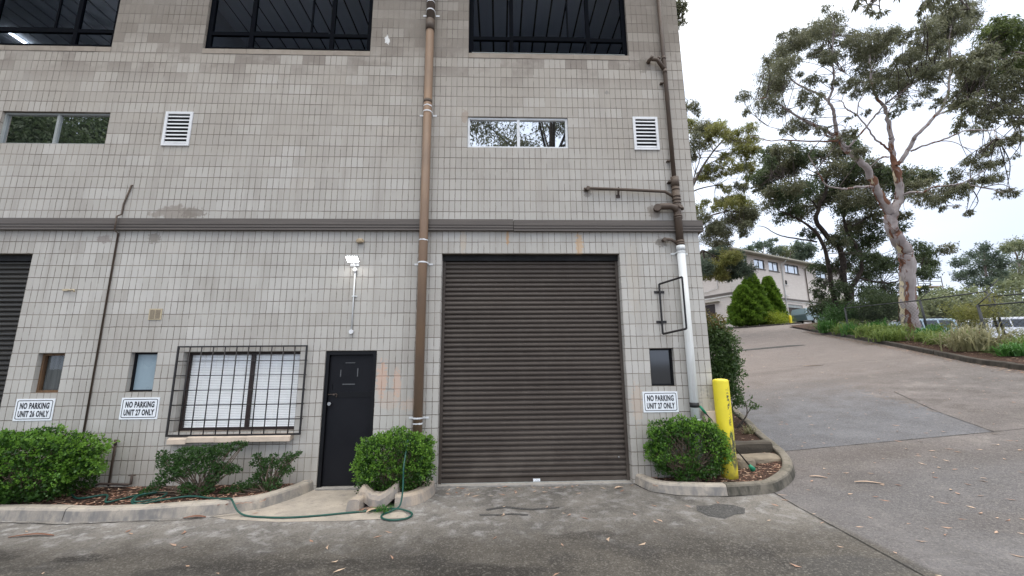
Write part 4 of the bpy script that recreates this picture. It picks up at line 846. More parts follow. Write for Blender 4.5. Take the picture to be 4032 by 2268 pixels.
# measured skeletons: limbs are (x, y, z, radius) points in metres, crowns are (x, y, z, radius) clumps
GUM_L=[[(22.24,13.75,3.07,0.477),(22.16,13.64,3.65,0.388),(22.07,13.48,4.54,0.342),(22.04,13.36,5.21,0.328),(22.04,13.24,5.87,0.328),(22.03,13.11,6.54,0.328),(21.98,12.99,7.21,0.314),(21.91,12.96,7.4,0.292),(21.56,12.87,7.97,0.302),(21.25,12.79,8.4,0.264),(21.19,12.7,8.9,0.274),(21.21,12.63,9.27,0.288)],[(21.16,12.64,9.27,0.209),(20.78,12.53,9.9,0.194),(20.45,12.43,10.52,0.18),(20.25,12.34,11.02,0.166),(19.84,12.24,11.65,0.152),(19.33,12.17,12.15,0.137),(18.89,12.11,12.53,0.123),(18.55,12.03,13.02,0.109),(18.38,11.97,13.39,0.095)],[(18.38,11.97,13.39,0.091),(18.15,11.7,13.87,0.082),(17.95,11.48,14.31,0.073),(17.64,11.29,14.71,0.064),(17.7,11.07,15.2,0.056),(17.69,10.83,15.9,0.047),(17.53,10.64,16.34,0.039),(17.44,10.41,17.03,0.031),(17.41,10.21,17.56,0.023)],[(18.01,11.68,15.0,0.062),(17.91,12.0,15.59,0.054),(17.2,12.23,16.18,0.046),(16.84,12.41,16.75,0.038),(16.51,12.53,17.61,0.029),(16.45,12.66,18.24,0.02)],[(18.28,11.99,13.31,0.081),(17.34,11.64,13.41,0.07),(16.19,11.35,13.74,0.059),(15.23,11.08,14.07,0.048),(14.56,10.84,14.24,0.038),(13.91,10.63,14.36,0.028),(13.27,10.48,14.14,0.018)],[(18.22,12.01,13.18,0.062),(17.9,12.01,13.24,0.052),(17.63,11.95,13.61,0.043),(17.3,11.94,13.78,0.033)],[(18.49,12.04,12.97,0.048),(17.65,12.3,13.08,0.043),(16.68,12.49,13.21,0.038),(16.02,12.64,13.35,0.033),(15.51,12.81,13.38,0.028),(15.04,12.93,13.6,0.023),(14.56,13.04,13.82,0.017)],[(16.38,12.11,12.99,0.024),(16.18,12.36,13.49,0.021),(15.8,12.55,13.9,0.018),(15.39,12.73,14.2,0.015),(15.07,12.88,14.6,0.012)],[(20.37,12.41,10.62,0.067),(19.1,12.01,10.43,0.058),(18.18,11.72,10.19,0.05),(17.53,11.44,10.11,0.042),(16.7,11.16,10.13,0.035),(16.01,10.79,10.73,0.027),(15.4,10.43,11.28,0.02)],[(21.22,12.63,9.27,0.184),(21.6,12.51,9.89,0.178),(21.63,12.39,10.51,0.173),(21.51,12.28,11.14,0.167),(21.45,12.18,11.67,0.161)],[(21.42,12.18,11.67,0.134),(21.37,12.18,12.11,0.123),(21.38,12.06,13.08,0.113),(21.36,12.08,13.26,0.103),(21.25,11.96,14.2,0.092),(21.16,11.91,14.77,0.082),(20.84,11.88,15.23,0.071),(20.66,11.84,15.7,0.061),(20.54,11.71,16.65,0.05),(20.52,11.55,17.77,0.039),(20.67,11.43,18.62,0.028)],[(21.51,12.17,11.7,0.111),(21.77,11.92,12.17,0.102),(22.09,11.66,12.85,0.093),(21.98,11.55,12.89,0.085),(22.51,11.33,13.4,0.076),(22.89,11.14,13.86,0.068),(23.22,10.93,14.42,0.059),(23.33,10.73,15.04,0.051),(23.32,10.41,16.26,0.043),(23.2,10.15,17.22,0.035),(23.22,9.94,17.92,0.026)],[(23.94,11.53,14.73,0.048),(23.81,10.96,14.8,0.04),(23.98,10.52,14.89,0.033),(24.32,10.13,14.89,0.026),(24.66,9.79,14.76,0.019),(24.89,9.45,14.77,0.013)],[(23.54,11.64,14.2,0.048),(24.67,11.93,14.71,0.042),(25.91,12.11,15.16,0.036),(27.25,12.21,15.88,0.029),(28.25,12.36,16.32,0.022),(29.99,12.48,16.69,0.015)],[(22.2,12.02,12.4,0.052),(22.47,11.67,12.5,0.047),(23.12,11.38,12.63,0.041),(23.68,11.12,12.82,0.036),(24.08,10.88,12.93,0.031),(25.09,10.67,12.82,0.025),(25.33,10.45,12.99,0.02),(25.87,10.26,12.98,0.016)],[(23.72,11.87,12.92,0.024),(23.96,11.49,12.64,0.019),(24.14,11.25,12.22,0.015),(24.44,11.01,11.92,0.011)],[(26.51,11.67,13.45,0.019),(25.59,10.99,12.59,0.014),(25.11,10.43,12.2,0.009)],[(18.82,12.08,12.72,0.057),(18.88,11.93,12.55,0.052),(19.1,11.73,12.9,0.048),(19.53,11.5,13.41,0.043),(19.95,11.27,13.97,0.038),(20.32,11.07,14.42,0.034),(20.85,10.87,14.87,0.029),(21.44,10.68,15.27,0.025),(21.97,10.53,15.5,0.02),(22.49,10.37,15.74,0.016)],[(21.15,12.06,12.38,0.056),(21.28,12.21,12.57,0.051),(21.04,12.29,12.99,0.047),(20.83,12.37,13.25,0.042),(20.48,12.37,13.97,0.037),(20.08,12.38,14.64,0.032),(19.55,12.42,15.1,0.027),(19.42,12.45,15.55,0.022),(18.82,12.54,15.71,0.017)],[(19.47,11.77,14.24,0.029),(19.75,11.87,15.03,0.023),(20.19,11.94,15.58,0.018),(20.39,11.96,16.34,0.012)],[(21.02,11.7,14.33,0.029),(21.69,11.97,15.06,0.024),(22.44,12.12,15.8,0.018),(23.06,12.28,16.31,0.012)],[(18.26,11.42,16.38,0.029),(18.83,11.64,16.88,0.023),(19.32,11.89,16.83,0.018),(20.07,12.13,16.59,0.012)],[(21.76,12.45,10.14,0.061),(21.74,12.02,10.15,0.054),(22.04,11.72,10.02,0.047),(22.23,11.41,10.14,0.04),(22.66,11.13,10.11,0.034),(23.15,10.85,10.14,0.027),(23.51,10.55,10.38,0.021),(23.7,10.28,10.55,0.015)],[(24.07,12.28,10.65,0.028),(24.44,11.64,10.39,0.024),(24.47,11.21,10.06,0.02),(24.54,10.81,9.76,0.016),(24.55,10.45,9.47,0.013)],[(22.8,12.39,10.32,0.028),(22.78,11.94,9.99,0.023),(22.87,11.63,9.66,0.019),(22.81,11.38,9.18,0.014),(23.12,11.08,9.06,0.01)],[(21.1,12.11,12.13,0.045),(21.11,12.5,12.31,0.036),(20.95,12.85,12.11,0.027),(20.74,13.19,11.86,0.017)]]
GUM_C=[(15.4,11.9,16.7,0.65),(15.6,12.5,16.2,0.57),(16.3,12.3,18.3,0.48),(17.2,12.7,19.2,0.59),(17.1,12.0,18.8,0.57),(18.2,12.5,19.7,0.59),(16.1,9.4,17.2,0.49),(18.1,10.8,19.0,0.45),(19.9,12.5,20.2,0.44),(18.5,11.6,18.8,0.46),(18.6,12.6,18.7,0.39),(14.6,10.1,15.7,0.5),(15.3,11.5,15.9,0.54),(14.2,10.9,14.3,0.52),(15.6,12.0,14.6,0.27),(16.9,11.9,15.4,0.41),(15.9,10.0,13.9,0.33),(17.0,10.3,16.4,0.38),(16.4,10.7,15.5,0.35),(17.4,13.4,14.8,0.44),(17.7,12.9,14.5,0.33),(14.8,10.8,12.8,0.25),(19.1,12.3,18.2,0.38),(18.0,9.9,16.9,0.42),(20.3,11.4,18.6,0.51),(19.0,9.8,16.9,0.46),(19.3,9.3,16.8,0.37),(22.3,12.3,19.3,0.39),(20.5,10.0,17.3,0.3),(18.6,10.2,16.6,0.43),(21.9,12.8,18.7,0.49),(22.1,12.4,18.5,0.48),(18.9,10.6,16.0,0.39),(21.8,13.0,17.5,0.49),(21.0,11.5,16.5,0.46),(22.3,12.0,16.7,0.47),(20.9,10.1,16.3,0.47),(24.3,12.6,18.8,0.49),(23.3,11.9,17.2,0.47),(23.6,13.0,16.9,0.39),(20.8,12.9,16.4,0.34),(20.1,10.8,15.1,0.43),(19.8,11.0,15.5,0.35),(21.5,10.1,15.3,0.42),(17.8,10.3,15.0,0.25),(20.1,10.1,13.8,0.25),(20.6,11.0,13.9,0.22),(20.3,12.1,14.7,0.2),(21.0,9.2,17.1,0.41),(24.4,11.3,19.7,0.51),(23.4,10.1,18.7,0.48),(23.8,10.0,18.8,0.44),(26.7,11.6,20.7,0.43),(23.5,10.8,18.2,0.5),(23.5,10.2,17.9,0.48),(24.9,10.7,18.6,0.45),(24.0,11.7,18.5,0.47),(22.0,9.5,16.4,0.37),(25.6,12.7,18.5,0.49),(21.2,9.6,15.2,0.37),(24.1,12.3,16.2,0.38),(25.5,12.3,17.7,0.39),(22.3,9.4,15.7,0.25),(26.8,11.6,20.2,0.43),(23.2,11.0,14.7,0.26),(18.7,12.3,13.3,0.41),(17.4,10.2,12.3,0.33),(18.0,10.5,11.6,0.33),(16.5,10.8,12.8,0.25),(27.7,13.3,14.5,0.29),(25.7,10.7,12.3,0.31),(29.0,12.6,13.6,0.27),(28.7,13.3,13.8,0.33),(28.2,13.4,13.3,0.35),(24.7,11.4,11.7,0.3),(25.2,11.5,11.4,0.35),(26.7,12.1,11.9,0.31),(28.0,13.1,11.6,0.32),(24.2,10.7,10.3,0.25),(28.3,13.1,10.7,0.32),(25.9,13.2,11.7,0.32),(25.7,13.6,11.2,0.39),(22.6,10.6,9.6,0.33),(27.5,13.8,11.6,0.29),(22.1,10.9,9.5,0.29),(22.2,11.9,9.8,0.35),(22.8,12.8,10.4,0.31),(25.2,14.0,10.5,0.33),(23.1,11.9,9.3,0.19),(27.1,14.0,9.9,0.21),(23.3,12.5,10.5,0.27)]
RG_C=[(18.3,5.3,13.1,0.37),(18.7,5.3,13.4,0.37),(18.6,4.9,13.2,0.36),(18.6,4.7,12.7,0.35),(17.5,5.0,12.2,0.36),(19.9,6.4,13.5,0.4),(21.6,7.1,14.2,0.43),(17.1,5.2,11.9,0.36),(17.1,4.9,11.5,0.35),(21.0,7.3,13.3,0.42),(18.4,6.2,12.1,0.39),(18.5,5.9,11.7,0.35),(18.3,5.5,11.2,0.37),(18.4,6.5,11.7,0.33),(21.1,6.8,13.0,0.41),(20.0,5.8,12.5,0.32),(17.6,6.1,10.9,0.25),(16.8,5.1,10.3,0.26),(20.5,7.4,11.8,0.31),(16.5,5.2,9.7,0.2),(18.7,6.3,10.6,0.23),(21.0,7.1,11.9,0.31),(18.3,5.3,10.1,0.24),(21.0,6.9,11.3,0.3),(20.8,7.6,11.2,0.2),(20.7,6.7,10.6,0.19),(21.9,6.6,13.6,0.55),(19.3,5.1,10.9,0.48)]
OH_C=[(10.6,2.4,11.2,0.12),(10.4,2.0,10.7,0.12),(11.5,2.9,11.5,0.12),(11.0,2.2,10.8,0.11),(10.7,2.3,11.5,0.19),(11.8,3.0,12.3,0.2),(12.9,2.9,11.6,0.13),(13.3,3.0,11.9,0.15),(12.7,2.3,11.2,0.17),(13.1,2.4,11.1,0.17),(13.9,2.7,11.6,0.17),(13.7,2.4,11.1,0.14),(12.3,2.1,11.2,0.23),(13.0,2.2,11.4,0.23),(11.2,1.9,11.2,0.18)]
RG_L=[[(22.9,7.21,5.29,0.194),(22.78,6.86,7.19,0.177),(22.65,6.51,9.09,0.161),(22.53,6.16,11.0,0.145),(22.41,5.81,12.9,0.129),(22.28,5.46,14.81,0.113),(22.22,5.11,16.71,0.097)],[(22.59,6.35,9.98,0.077),(21.62,6.24,10.75,0.066),(20.72,6.18,11.27,0.054),(20.01,6.12,11.72,0.043),(19.05,6.15,11.73,0.031),(18.27,6.26,11.29,0.019)],[(22.53,6.16,11.0,0.077),(21.26,5.76,11.97,0.062),(20.12,5.52,12.39,0.047),(18.9,5.36,12.52,0.032),(17.96,5.27,12.28,0.018)],[(22.47,5.95,12.14,0.065),(21.76,6.07,13.48,0.051),(21.09,6.24,14.01,0.036),(20.56,6.43,14.32,0.02)],[(22.65,6.51,9.09,0.065),(21.85,6.52,10.08,0.053),(21.1,6.56,10.67,0.041),(20.58,6.63,11.0,0.029),(19.85,6.76,11.01,0.017)]]
OH_L=[[(18.93,3.54,3.88,0.189),(18.84,3.11,6.21,0.172),(18.71,2.68,8.54,0.154),(18.48,2.26,10.87,0.136),(18.01,1.93,12.73,0.118)],[(18.01,1.93,12.73,0.095),(16.12,1.95,12.98,0.078),(14.23,2.1,12.53,0.062),(13.19,2.24,11.94,0.045),(12.62,2.36,11.43,0.028),(12.33,2.42,11.15,0.012)],[(14.23,2.1,12.53,0.057),(12.81,2.14,12.59,0.045),(11.77,2.24,12.23,0.033),(11.2,2.36,11.68,0.021),(10.96,2.45,11.26,0.009)],[(13.19,2.24,11.94,0.028),(13.37,2.32,11.47,0.019),(13.66,2.37,11.14,0.009)]]
DK_C=[(19.2,17.2,15.2,0.68),(20.6,19.8,15.5,0.75),(20.2,19.9,14.2,0.69),(20.6,18.3,14.9,0.71),(21.0,17.6,15.3,0.64),(18.6,17.6,11.9,0.68),(18.9,16.5,11.7,0.65),(20.4,17.1,12.6,0.67),(22.3,19.4,12.2,0.61),(23.8,19.3,14.6,0.74),(22.8,17.2,14.1,0.68),(23.3,19.3,12.9,0.61),(24.7,19.1,13.5,0.73),(25.2,18.6,13.9,0.72),(25.6,18.3,14.8,0.72),(26.7,18.9,13.8,0.67),(23.5,17.6,11.6,0.62),(26.0,18.9,12.4,0.66),(25.1,17.2,11.8,0.56),(19.8,18.4,11.2,0.52),(25.5,19.5,11.1,0.73),(26.4,19.1,11.2,0.66),(25.7,16.9,13.5,0.56),(29.4,19.5,14.3,0.62),(29.1,18.3,14.0,0.65),(29.6,18.0,13.9,0.53),(25.1,15.7,13.1,0.48),(27.7,18.0,12.9,0.47),(27.2,16.8,12.7,0.4),(22.5,19.3,10.4,0.42),(23.2,18.5,9.5,0.63),(26.0,19.9,10.0,0.73),(26.6,19.0,10.2,0.59),(28.8,19.4,11.7,0.44),(27.0,17.7,10.3,0.36),(23.6,18.1,15.8,0.59),(24.9,18.5,15.8,0.6),(23.3,18.9,15.8,0.55),(25.3,17.0,14.0,0.45),(23.4,20.4,8.3,0.55),(23.4,20.7,7.2,0.37),(24.5,19.6,8.4,0.54),(27.1,20.9,7.8,0.69),(27.7,21.1,6.5,0.69),(26.8,19.3,5.6,0.58),(26.5,18.9,7.9,0.58),(23.9,17.7,6.1,0.55),(28.6,20.4,6.8,0.49),(31.0,20.4,8.9,0.5),(29.2,18.7,7.6,0.52),(29.8,19.8,6.5,0.3),(30.6,19.6,8.2,0.36),(22.7,20.2,6.6,0.3),(24.5,17.4,8.1,0.49),(28.2,19.9,8.5,0.55),(22.9,19.8,5.3,0.41),(24.1,20.1,5.2,0.48),(28.6,18.2,9.0,0.52),(30.1,19.0,9.0,0.41),(19.3,19.1,14.3,0.51),(19.7,18.4,14.4,0.42),(18.9,19.0,13.6,0.38),(17.5,15.9,14.0,0.3),(18.4,16.3,14.8,0.31),(20.1,17.3,15.6,0.36),(20.3,18.8,13.0,0.42),(18.2,17.0,12.3,0.39)]
DK_L=[[(24.26,19.55,4.32,0.261),(24.21,19.36,5.35,0.237),(24.1,19.21,6.21,0.214),(23.69,18.96,7.64,0.19),(23.75,18.74,8.78,0.166),(22.12,18.44,10.7,0.142),(22.21,18.23,11.82,0.118),(22.62,18.04,12.77,0.094),(22.7,17.86,13.73,0.07),(23.11,17.67,14.69,0.046)],[(24.27,19.4,5.12,0.174),(24.54,19.38,6.53,0.153),(25.1,19.4,7.25,0.132),(25.54,19.31,8.57,0.11),(24.53,19.06,10.92,0.087),(24.74,18.88,12.62,0.065),(24.77,18.7,14.33,0.042)],[(23.4,19.43,5.13,0.16),(22.8,18.86,7.03,0.137),(22.32,18.39,8.68,0.114),(21.67,18.03,9.89,0.092),(20.61,17.77,10.63,0.071),(19.64,17.59,11.05,0.049),(18.76,17.43,11.32,0.028)],[(22.13,18.24,11.82,0.057),(21.23,17.82,12.41,0.047),(20.25,17.52,12.87,0.038),(19.3,17.23,13.41,0.029),(18.38,17.04,13.48,0.02)],[(22.04,18.65,9.58,0.057),(20.65,18.14,9.59,0.048),(19.41,17.76,9.63,0.039),(18.53,17.41,9.68,0.031),(17.53,17.03,10.03,0.023),(16.79,16.72,10.0,0.015)],[(24.8,19.0,7.23,0.064),(27.04,19.63,6.99,0.055),(28.71,20.02,7.25,0.045),(30.56,20.28,7.93,0.035),(31.55,20.59,8.32,0.025)],[(24.41,18.38,10.62,0.057),(26.09,18.67,11.42,0.05),(27.51,18.88,12.04,0.042),(29.1,19.02,12.81,0.034),(30.44,19.05,14.11,0.026)]]
LG_C=[(18.5,26.4,22.7,0.67),(19.7,26.2,22.4,0.72),(19.3,23.5,20.6,0.66),(21.5,25.5,21.3,0.7),(21.8,24.5,20.1,0.63),(22.0,23.8,19.0,0.46),(17.5,24.2,19.9,0.57),(19.1,25.0,20.5,0.48),(21.3,24.4,19.4,0.57),(22.0,24.6,18.3,0.52),(20.7,24.0,17.6,0.46),(19.6,26.1,18.4,0.59),(20.4,25.7,17.9,0.38),(19.4,26.9,18.2,0.5),(18.8,27.3,15.3,0.55),(18.5,25.8,14.0,0.57),(22.1,28.6,16.6,0.57),(20.2,24.4,14.7,0.55),(22.2,26.4,14.8,0.7),(22.4,25.8,14.1,0.58),(20.3,26.4,15.2,0.48),(19.0,25.3,12.9,0.62),(21.9,28.7,13.7,0.68),(19.1,26.7,12.5,0.64),(21.3,24.9,12.7,0.56),(23.3,27.2,15.8,0.55),(21.3,24.6,16.1,0.41),(21.4,26.7,17.0,0.39),(22.9,25.4,17.9,0.42),(22.1,27.4,14.3,0.6),(21.8,29.6,12.8,0.58),(18.8,27.5,20.7,0.45),(20.7,25.6,19.6,0.39)]
LB_C=[(17.8,22.6,9.7,0.51),(18.2,22.3,9.2,0.55),(16.7,21.7,8.7,0.54),(18.1,21.2,8.6,0.48),(16.6,22.4,8.3,0.46),(17.7,22.3,8.2,0.45),(19.5,23.1,8.5,0.26),(16.6,23.1,9.4,0.47),(18.3,22.3,8.3,0.36)]
LG_L=[[(17.04,28.4,7.37,0.238),(17.04,27.81,10.57,0.211),(17.27,27.2,13.76,0.183),(17.71,26.79,15.89,0.155),(18.26,26.5,17.38,0.127),(19.02,26.22,18.76,0.099),(20.0,25.93,20.13,0.071),(20.98,25.7,21.19,0.043)],[(17.71,26.75,16.1,0.076),(18.52,26.92,16.87,0.064),(20.51,27.0,17.39,0.052),(22.29,27.17,17.36,0.04),(23.53,27.26,17.77,0.028)],[(17.16,27.41,12.7,0.098),(18.19,26.86,13.64,0.079),(19.36,26.45,14.29,0.061),(20.52,26.12,14.61,0.044),(21.88,25.79,15.04,0.026)],[(18.04,26.59,16.95,0.076),(18.17,25.96,18.04,0.059),(18.45,25.41,19.25,0.042),(18.1,24.95,20.26,0.026)],[(19.02,26.22,18.76,0.065),(20.85,26.55,19.77,0.047),(22.42,26.77,20.62,0.028)]]
LB_L=[[(14.35,22.56,6.45,0.117),(14.9,22.21,8.22,0.099),(15.99,21.86,9.9,0.081),(16.17,21.97,9.27,0.063),(17.25,22.1,8.38,0.045),(18.15,22.09,8.28,0.027)],[(15.99,21.86,9.9,0.063),(16.8,21.9,9.53,0.043),(17.7,21.95,9.08,0.023)]]
TG_C=[(11.7,13.4,22.0,0.33),(12.2,14.3,22.1,0.25),(11.4,12.9,22.0,0.36),(11.2,12.9,22.7,0.5),(12.5,14.7,16.8,0.31),(12.7,14.8,16.4,0.25),(11.9,14.2,16.2,0.26),(11.3,13.8,22.6,0.52),(11.7,14.3,22.1,0.42),(11.6,14.5,16.6,0.41),(10.8,13.6,21.7,0.62),(10.5,13.1,22.8,0.61)]
TG_L=[[(9.98,16.39,7.59,0.31),(10.21,15.44,12.66,0.258),(10.32,14.5,17.74,0.206),(10.44,13.93,20.78,0.155),(10.85,13.63,22.3,0.103),(11.47,13.55,22.6,0.052)],[(10.32,14.87,15.71,0.103),(11.14,14.73,16.31,0.065),(12.28,14.62,16.71,0.026)],[(10.44,13.93,20.78,0.083),(11.16,13.77,21.49,0.054),(11.88,13.69,21.78,0.026)]]
PN_C=[(68.7,45.9,17.1,0.85),(72.1,50.0,17.0,1.01),(65.7,46.9,15.1,0.95),(71.1,50.4,14.4,1.1),(69.5,50.2,14.0,0.91),(70.9,48.0,15.5,1.23),(69.7,45.9,15.7,1.02),(74.9,50.4,14.6,1.47),(69.3,48.0,12.5,1.05),(72.4,46.9,15.1,1.04),(69.8,46.9,12.3,1.03)]
PN_L=[[(70.71,48.76,8.17,0.21),(70.54,48.07,11.95,0.157),(70.2,47.44,15.39,0.105),(70.21,47.0,17.79,0.052)]]
YT_C=[(85.3,55.1,20.0,1.21),(83.1,52.3,19.4,1.16),(79.1,51.4,18.5,0.76),(82.4,53.1,14.8,1.73),(78.7,51.3,13.5,1.3),(85.1,53.5,16.9,1.36),(83.3,53.1,13.6,1.73),(78.9,52.2,14.1,1.13)]
YT_L=[[(82.93,54.33,8.79,0.193),(82.85,53.38,13.9,0.154),(82.57,52.8,17.13,0.116),(81.81,52.47,19.03,0.077)],[(82.76,52.93,16.37,0.096),(83.34,52.59,18.07,0.072),(83.54,52.41,19.01,0.048)]]
FT1_C=[(50.0,65.7,23.1,1.04),(52.1,65.9,23.5,0.83),(45.8,61.5,21.3,0.78),(52.0,64.4,21.9,1.02),(45.9,63.1,21.6,0.67),(53.2,66.3,24.5,0.51),(53.5,65.4,24.4,0.37)]
FT2_C=[(54.5,65.6,21.9,1.04),(56.4,65.6,22.3,1.15),(55.3,65.2,21.0,0.91),(56.9,69.7,23.7,0.88),(57.5,65.9,21.4,0.92)]
FT3_C=[(55.1,61.7,21.8,1.09),(55.8,61.0,21.2,1.08),(55.0,62.2,20.2,1.1),(55.9,61.9,20.3,0.87),(54.6,62.4,22.5,0.66)]
FT_L=[[(49.39,65.05,17.67,0.136),(49.62,64.54,20.33,0.096),(49.85,64.12,22.55,0.056)],[(54.58,64.87,17.62,0.136),(54.58,64.46,19.84,0.096),(54.81,64.12,21.62,0.056)],[(57.28,64.87,17.16,0.136),(57.29,64.45,19.38,0.096),(57.3,64.04,21.6,0.056)]]
SCAF=(54.6,42.7,11.1)

# ------------------------------------------------------------------ foliage
M['twigbark'] = bark('twig bark', (.085,.07,.062), (.055,.045,.04), (.12,.10,.09))
def fastmesh(name, V, F4, mat, parent=None, smooth=False):
    me = bpy.data.meshes.new(name); nv, nf = len(V), len(F4)
    me.vertices.add(nv); me.vertices.foreach_set('co', np.asarray(V, dtype=np.float32).ravel())
    me.loops.add(nf*4); me.loops.foreach_set('vertex_index', np.asarray(F4, dtype=np.int32).ravel())
    me.polygons.add(nf); me.polygons.foreach_set('loop_start', np.arange(nf, dtype=np.int32)*4)
    me.update(calc_edges=True); me.materials.append(mat)
    o = bpy.data.objects.new(name, me); col.objects.link(o)
    if parent:
        o.parent = parent; o.matrix_parent_inverse = Matrix.Translation(-parent.location)
    return o
def leafquads(P, D, L, W, rng):
    """diamond leaves at points P along directions D"""
    n = len(P); D = D/np.linalg.norm(D, axis=1, keepdims=True)
    S = np.cross(D, rng.normal(size=(n,3))); S /= np.linalg.norm(S, axis=1, keepdims=True)+1e-9
    N = np.cross(D, S)
    L = (L*rng.uniform(.6,1.3,n))[:,None]; W = (W*rng.uniform(.7,1.25,n))[:,None]
    A = P; Bq = P+D*L*.45+S*W*.5+N*L*.06; Cq = P+D*L; Dq = P+D*L*.45-S*W*.5+N*L*.06
    V = np.stack([A,Bq,Cq,Dq],1).reshape(-1,3); F = np.arange(4*n).reshape(-1,4)
    return V, F
def crown(name, clumps, dens, L, W, mat, parent, seed=0, droop=.6, tw=14, squash=.75, spread=.22, fill=.3):
    rng = np.random.default_rng(seed); Ps = []; Ds = []
    for x, y, z, r in clumps:
        k = max(4, int(dens*r*r))                        # twigs in this clump
        d = rng.normal(size=(k,3)); d /= np.linalg.norm(d, axis=1, keepdims=True)
        rad = rng.uniform(fill**3, 1, k)**(1/3)
        c = np.array([x,y,z])+d*rad[:,None]*np.array([r,r,r*squash])*rng.uniform(.62,1.35,(k,1))
        tdir = d*.6+np.array([0,0,-droop])+rng.normal(size=(k,3))*.45; tdir /= np.linalg.norm(tdir, axis=1, keepdims=True)
        m = tw; tt = rng.uniform(-.5,.9,(k,m,1)); s = min(r, 1.2)*spread*2.4
        p = c[:,None,:]+tdir[:,None,:]*tt*s+rng.normal(size=(k,m,3))*s*.22
        dd = tdir[:,None,:]*.5+rng.normal(size=(k,m,3))*.55+np.array([0,0,-droop*.8])
        Ps.append(p.reshape(-1,3)); Ds.append(dd.reshape(-1,3))
    V, F = leafquads(np.concatenate(Ps), np.concatenate(Ds), L, W, rng)
    return fastmesh(name, V, F, mat, parent)
def trunkmesh(name, limbs, mat, parent, n=9, wob=.0, seed=0, twigs=None, twn=3):
    mb = MB(); rr = random.Random(seed)
    for L in limbs:
        P = smoothpath([l[:3] for l in L], 4); k = len(P)
        rs = []
        for i in range(k):
            f = i/4; a = min(int(f), len(L)-2); t = f-a; rs.append((L[a][3]*(1-t)+L[a+1][3]*t)*(rr.uniform(.985,1.015) if L[a][3] > .15 else rr.uniform(.94,1.06)))
        nn = n if rs[0] > .12 else 6
        P = [p+Vector((rr.uniform(-1,1), rr.uniform(-1,1), rr.uniform(-1,1)))*min(wob, rs[i]*.5) if 0 < i < k-1 else p for i, p in enumerate(P)]
        mb.tube(P, rs, nn)
    k0 = len(mb.f)
    if twigs:           # thin twigs from the limb ends to the clumps around them
        pts = [Vector(l[:3]) for L in limbs for l in L[max(1, len(L)//3):]]
        for c in twigs:
            q = Vector(c[:3])
            near = sorted(pts, key=lambda p: (p-q).length)[:twn]
            for p in near[:rr.choice((1,2,2,3))]:
                if (p-q).length > 4.5*max(1, c[3]): continue
                m1 = p.lerp(q, .5)+Vector((rr.uniform(-1,1), rr.uniform(-1,1), rr.uniform(-.2,1)))*(p-q).length*.12
                e = q+Vector((rr.uniform(-1,1), rr.uniform(-1,1), rr.uniform(-1,1)))*c[3]*.7
                w0 = .008+.007*(p-q).length**.5
                mb.tube(smoothpath([p, m1, e], 4), [w0*1.3*(1-.08*i) for i in range(9)], 4, caps=False)
                for _ in range(3):
                    s = m1.lerp(e, rr.random()); g = s+Vector((rr.uniform(-1,1), rr.uniform(-1,1), rr.uniform(-.6,.8)))*c[3]*.7; mb.tube([s, s.lerp(g,.5)+Vector((0,0,.04)), g], [w0*.6,w0*.4,w0*.15], 3, caps=False)
    mb.m = [0]*k0+[1]*(len(mb.f)-k0)
    return mb.build(name, [mat, M['twigbark']], parent, recalc=False)
def fuller(cl, n, seed, k=.8, sz=(.7,1.1)):
    rr = random.Random(seed)
    return cl+[(c[0]+rr.uniform(-1,1)*c[3]*k*2, c[1]+rr.uniform(-1,1)*c[3]*k*2, c[2]+rr.uniform(-1,1)*c[3]*k, c[3]*rr.uniform(*sz)) for c in cl for _ in range(n)]
def tree(name, base, label, cat, limbs, clumps, lm, bm_, dens, L, W, seed, droop=.6, group=None, wob=.0, twigs=True, tw=14, squash=.75, mats2=None, fill=.45):
    t = thing(name, base, label, cat, group)
    trunkmesh('trunk', limbs, bm_, t, seed=seed, wob=wob, twigs=clumps if twigs else None)
    if mats2:
        crown('crown', [c for i, c in enumerate(clumps) if not mats2[1](i, c)], dens, L, W, lm, t, seed, droop, tw, squash, fill=fill)
        crown('crown', [c for i, c in enumerate(clumps) if mats2[1](i, c)], dens, L, W, mats2[0], t, seed+1, droop, tw, squash, fill=fill)
    else: crown('crown', clumps, dens, L, W, lm, t, seed, droop, tw, squash, fill=fill)
    return t

gum = tree('gum_tree', (22.2,13.7,3.1), 'tall gum tree with pale peeling curved trunk in the planting strip', 'tree', GUM_L, fuller(GUM_C,1,6,1.1,(.35,.7)), M['lf_gum'], M['gumbark'], 350, .135, .036, 11, .85, wob=.05, tw=16)
# strips of peeling bark on the trunk, cream underneath and red at the edges
def peel(limb, i0, i1, ang, wd, mat, seed, off=.012):
    rr = random.Random(seed); P = smoothpath([l[:3] for l in limb], 6); rs = []
    for i in range(len(P)):
        a = min(i//6, len(limb)-2); t = i/6-a; rs.append(limb[a][3]*(1-t)+limb[a+1][3]*t)
    mb = MB(); vs = []; sel = list(range(i0, i1)); m = 6
    for q, i in enumerate(sel):
        d = (P[min(i+1,len(P)-1)]-P[max(i-1,0)]).normalized(); a_ = d.cross(Vector((0,1,0))).normalized(); b_ = a_.cross(d)
        f = math.sin(math.pi*(q+.6)/(len(sel)+.2))**.5; ww = wd*f*rr.uniform(.55,1.2); aa = ang+rr.uniform(-.16,.16)
        for k in range(m):
            th = aa+ww*(k/(m-1)-.5); o = (a_*math.cos(th)+b_*math.sin(th))*(rs[i]+off+(.03*rr.random() if k in (0,m-1) else 0)); vs.append(P[i]+o)
    mb.add(vs, [(j*m+k, j*m+k+1, (j+1)*m+k+1, (j+1)*m+k) for j in range(len(sel)-1) for k in range(m-1)], 0, True)
    return mb.build('peeling_bark', mat, gum, recalc=False)
T0 = GUM_L[0]
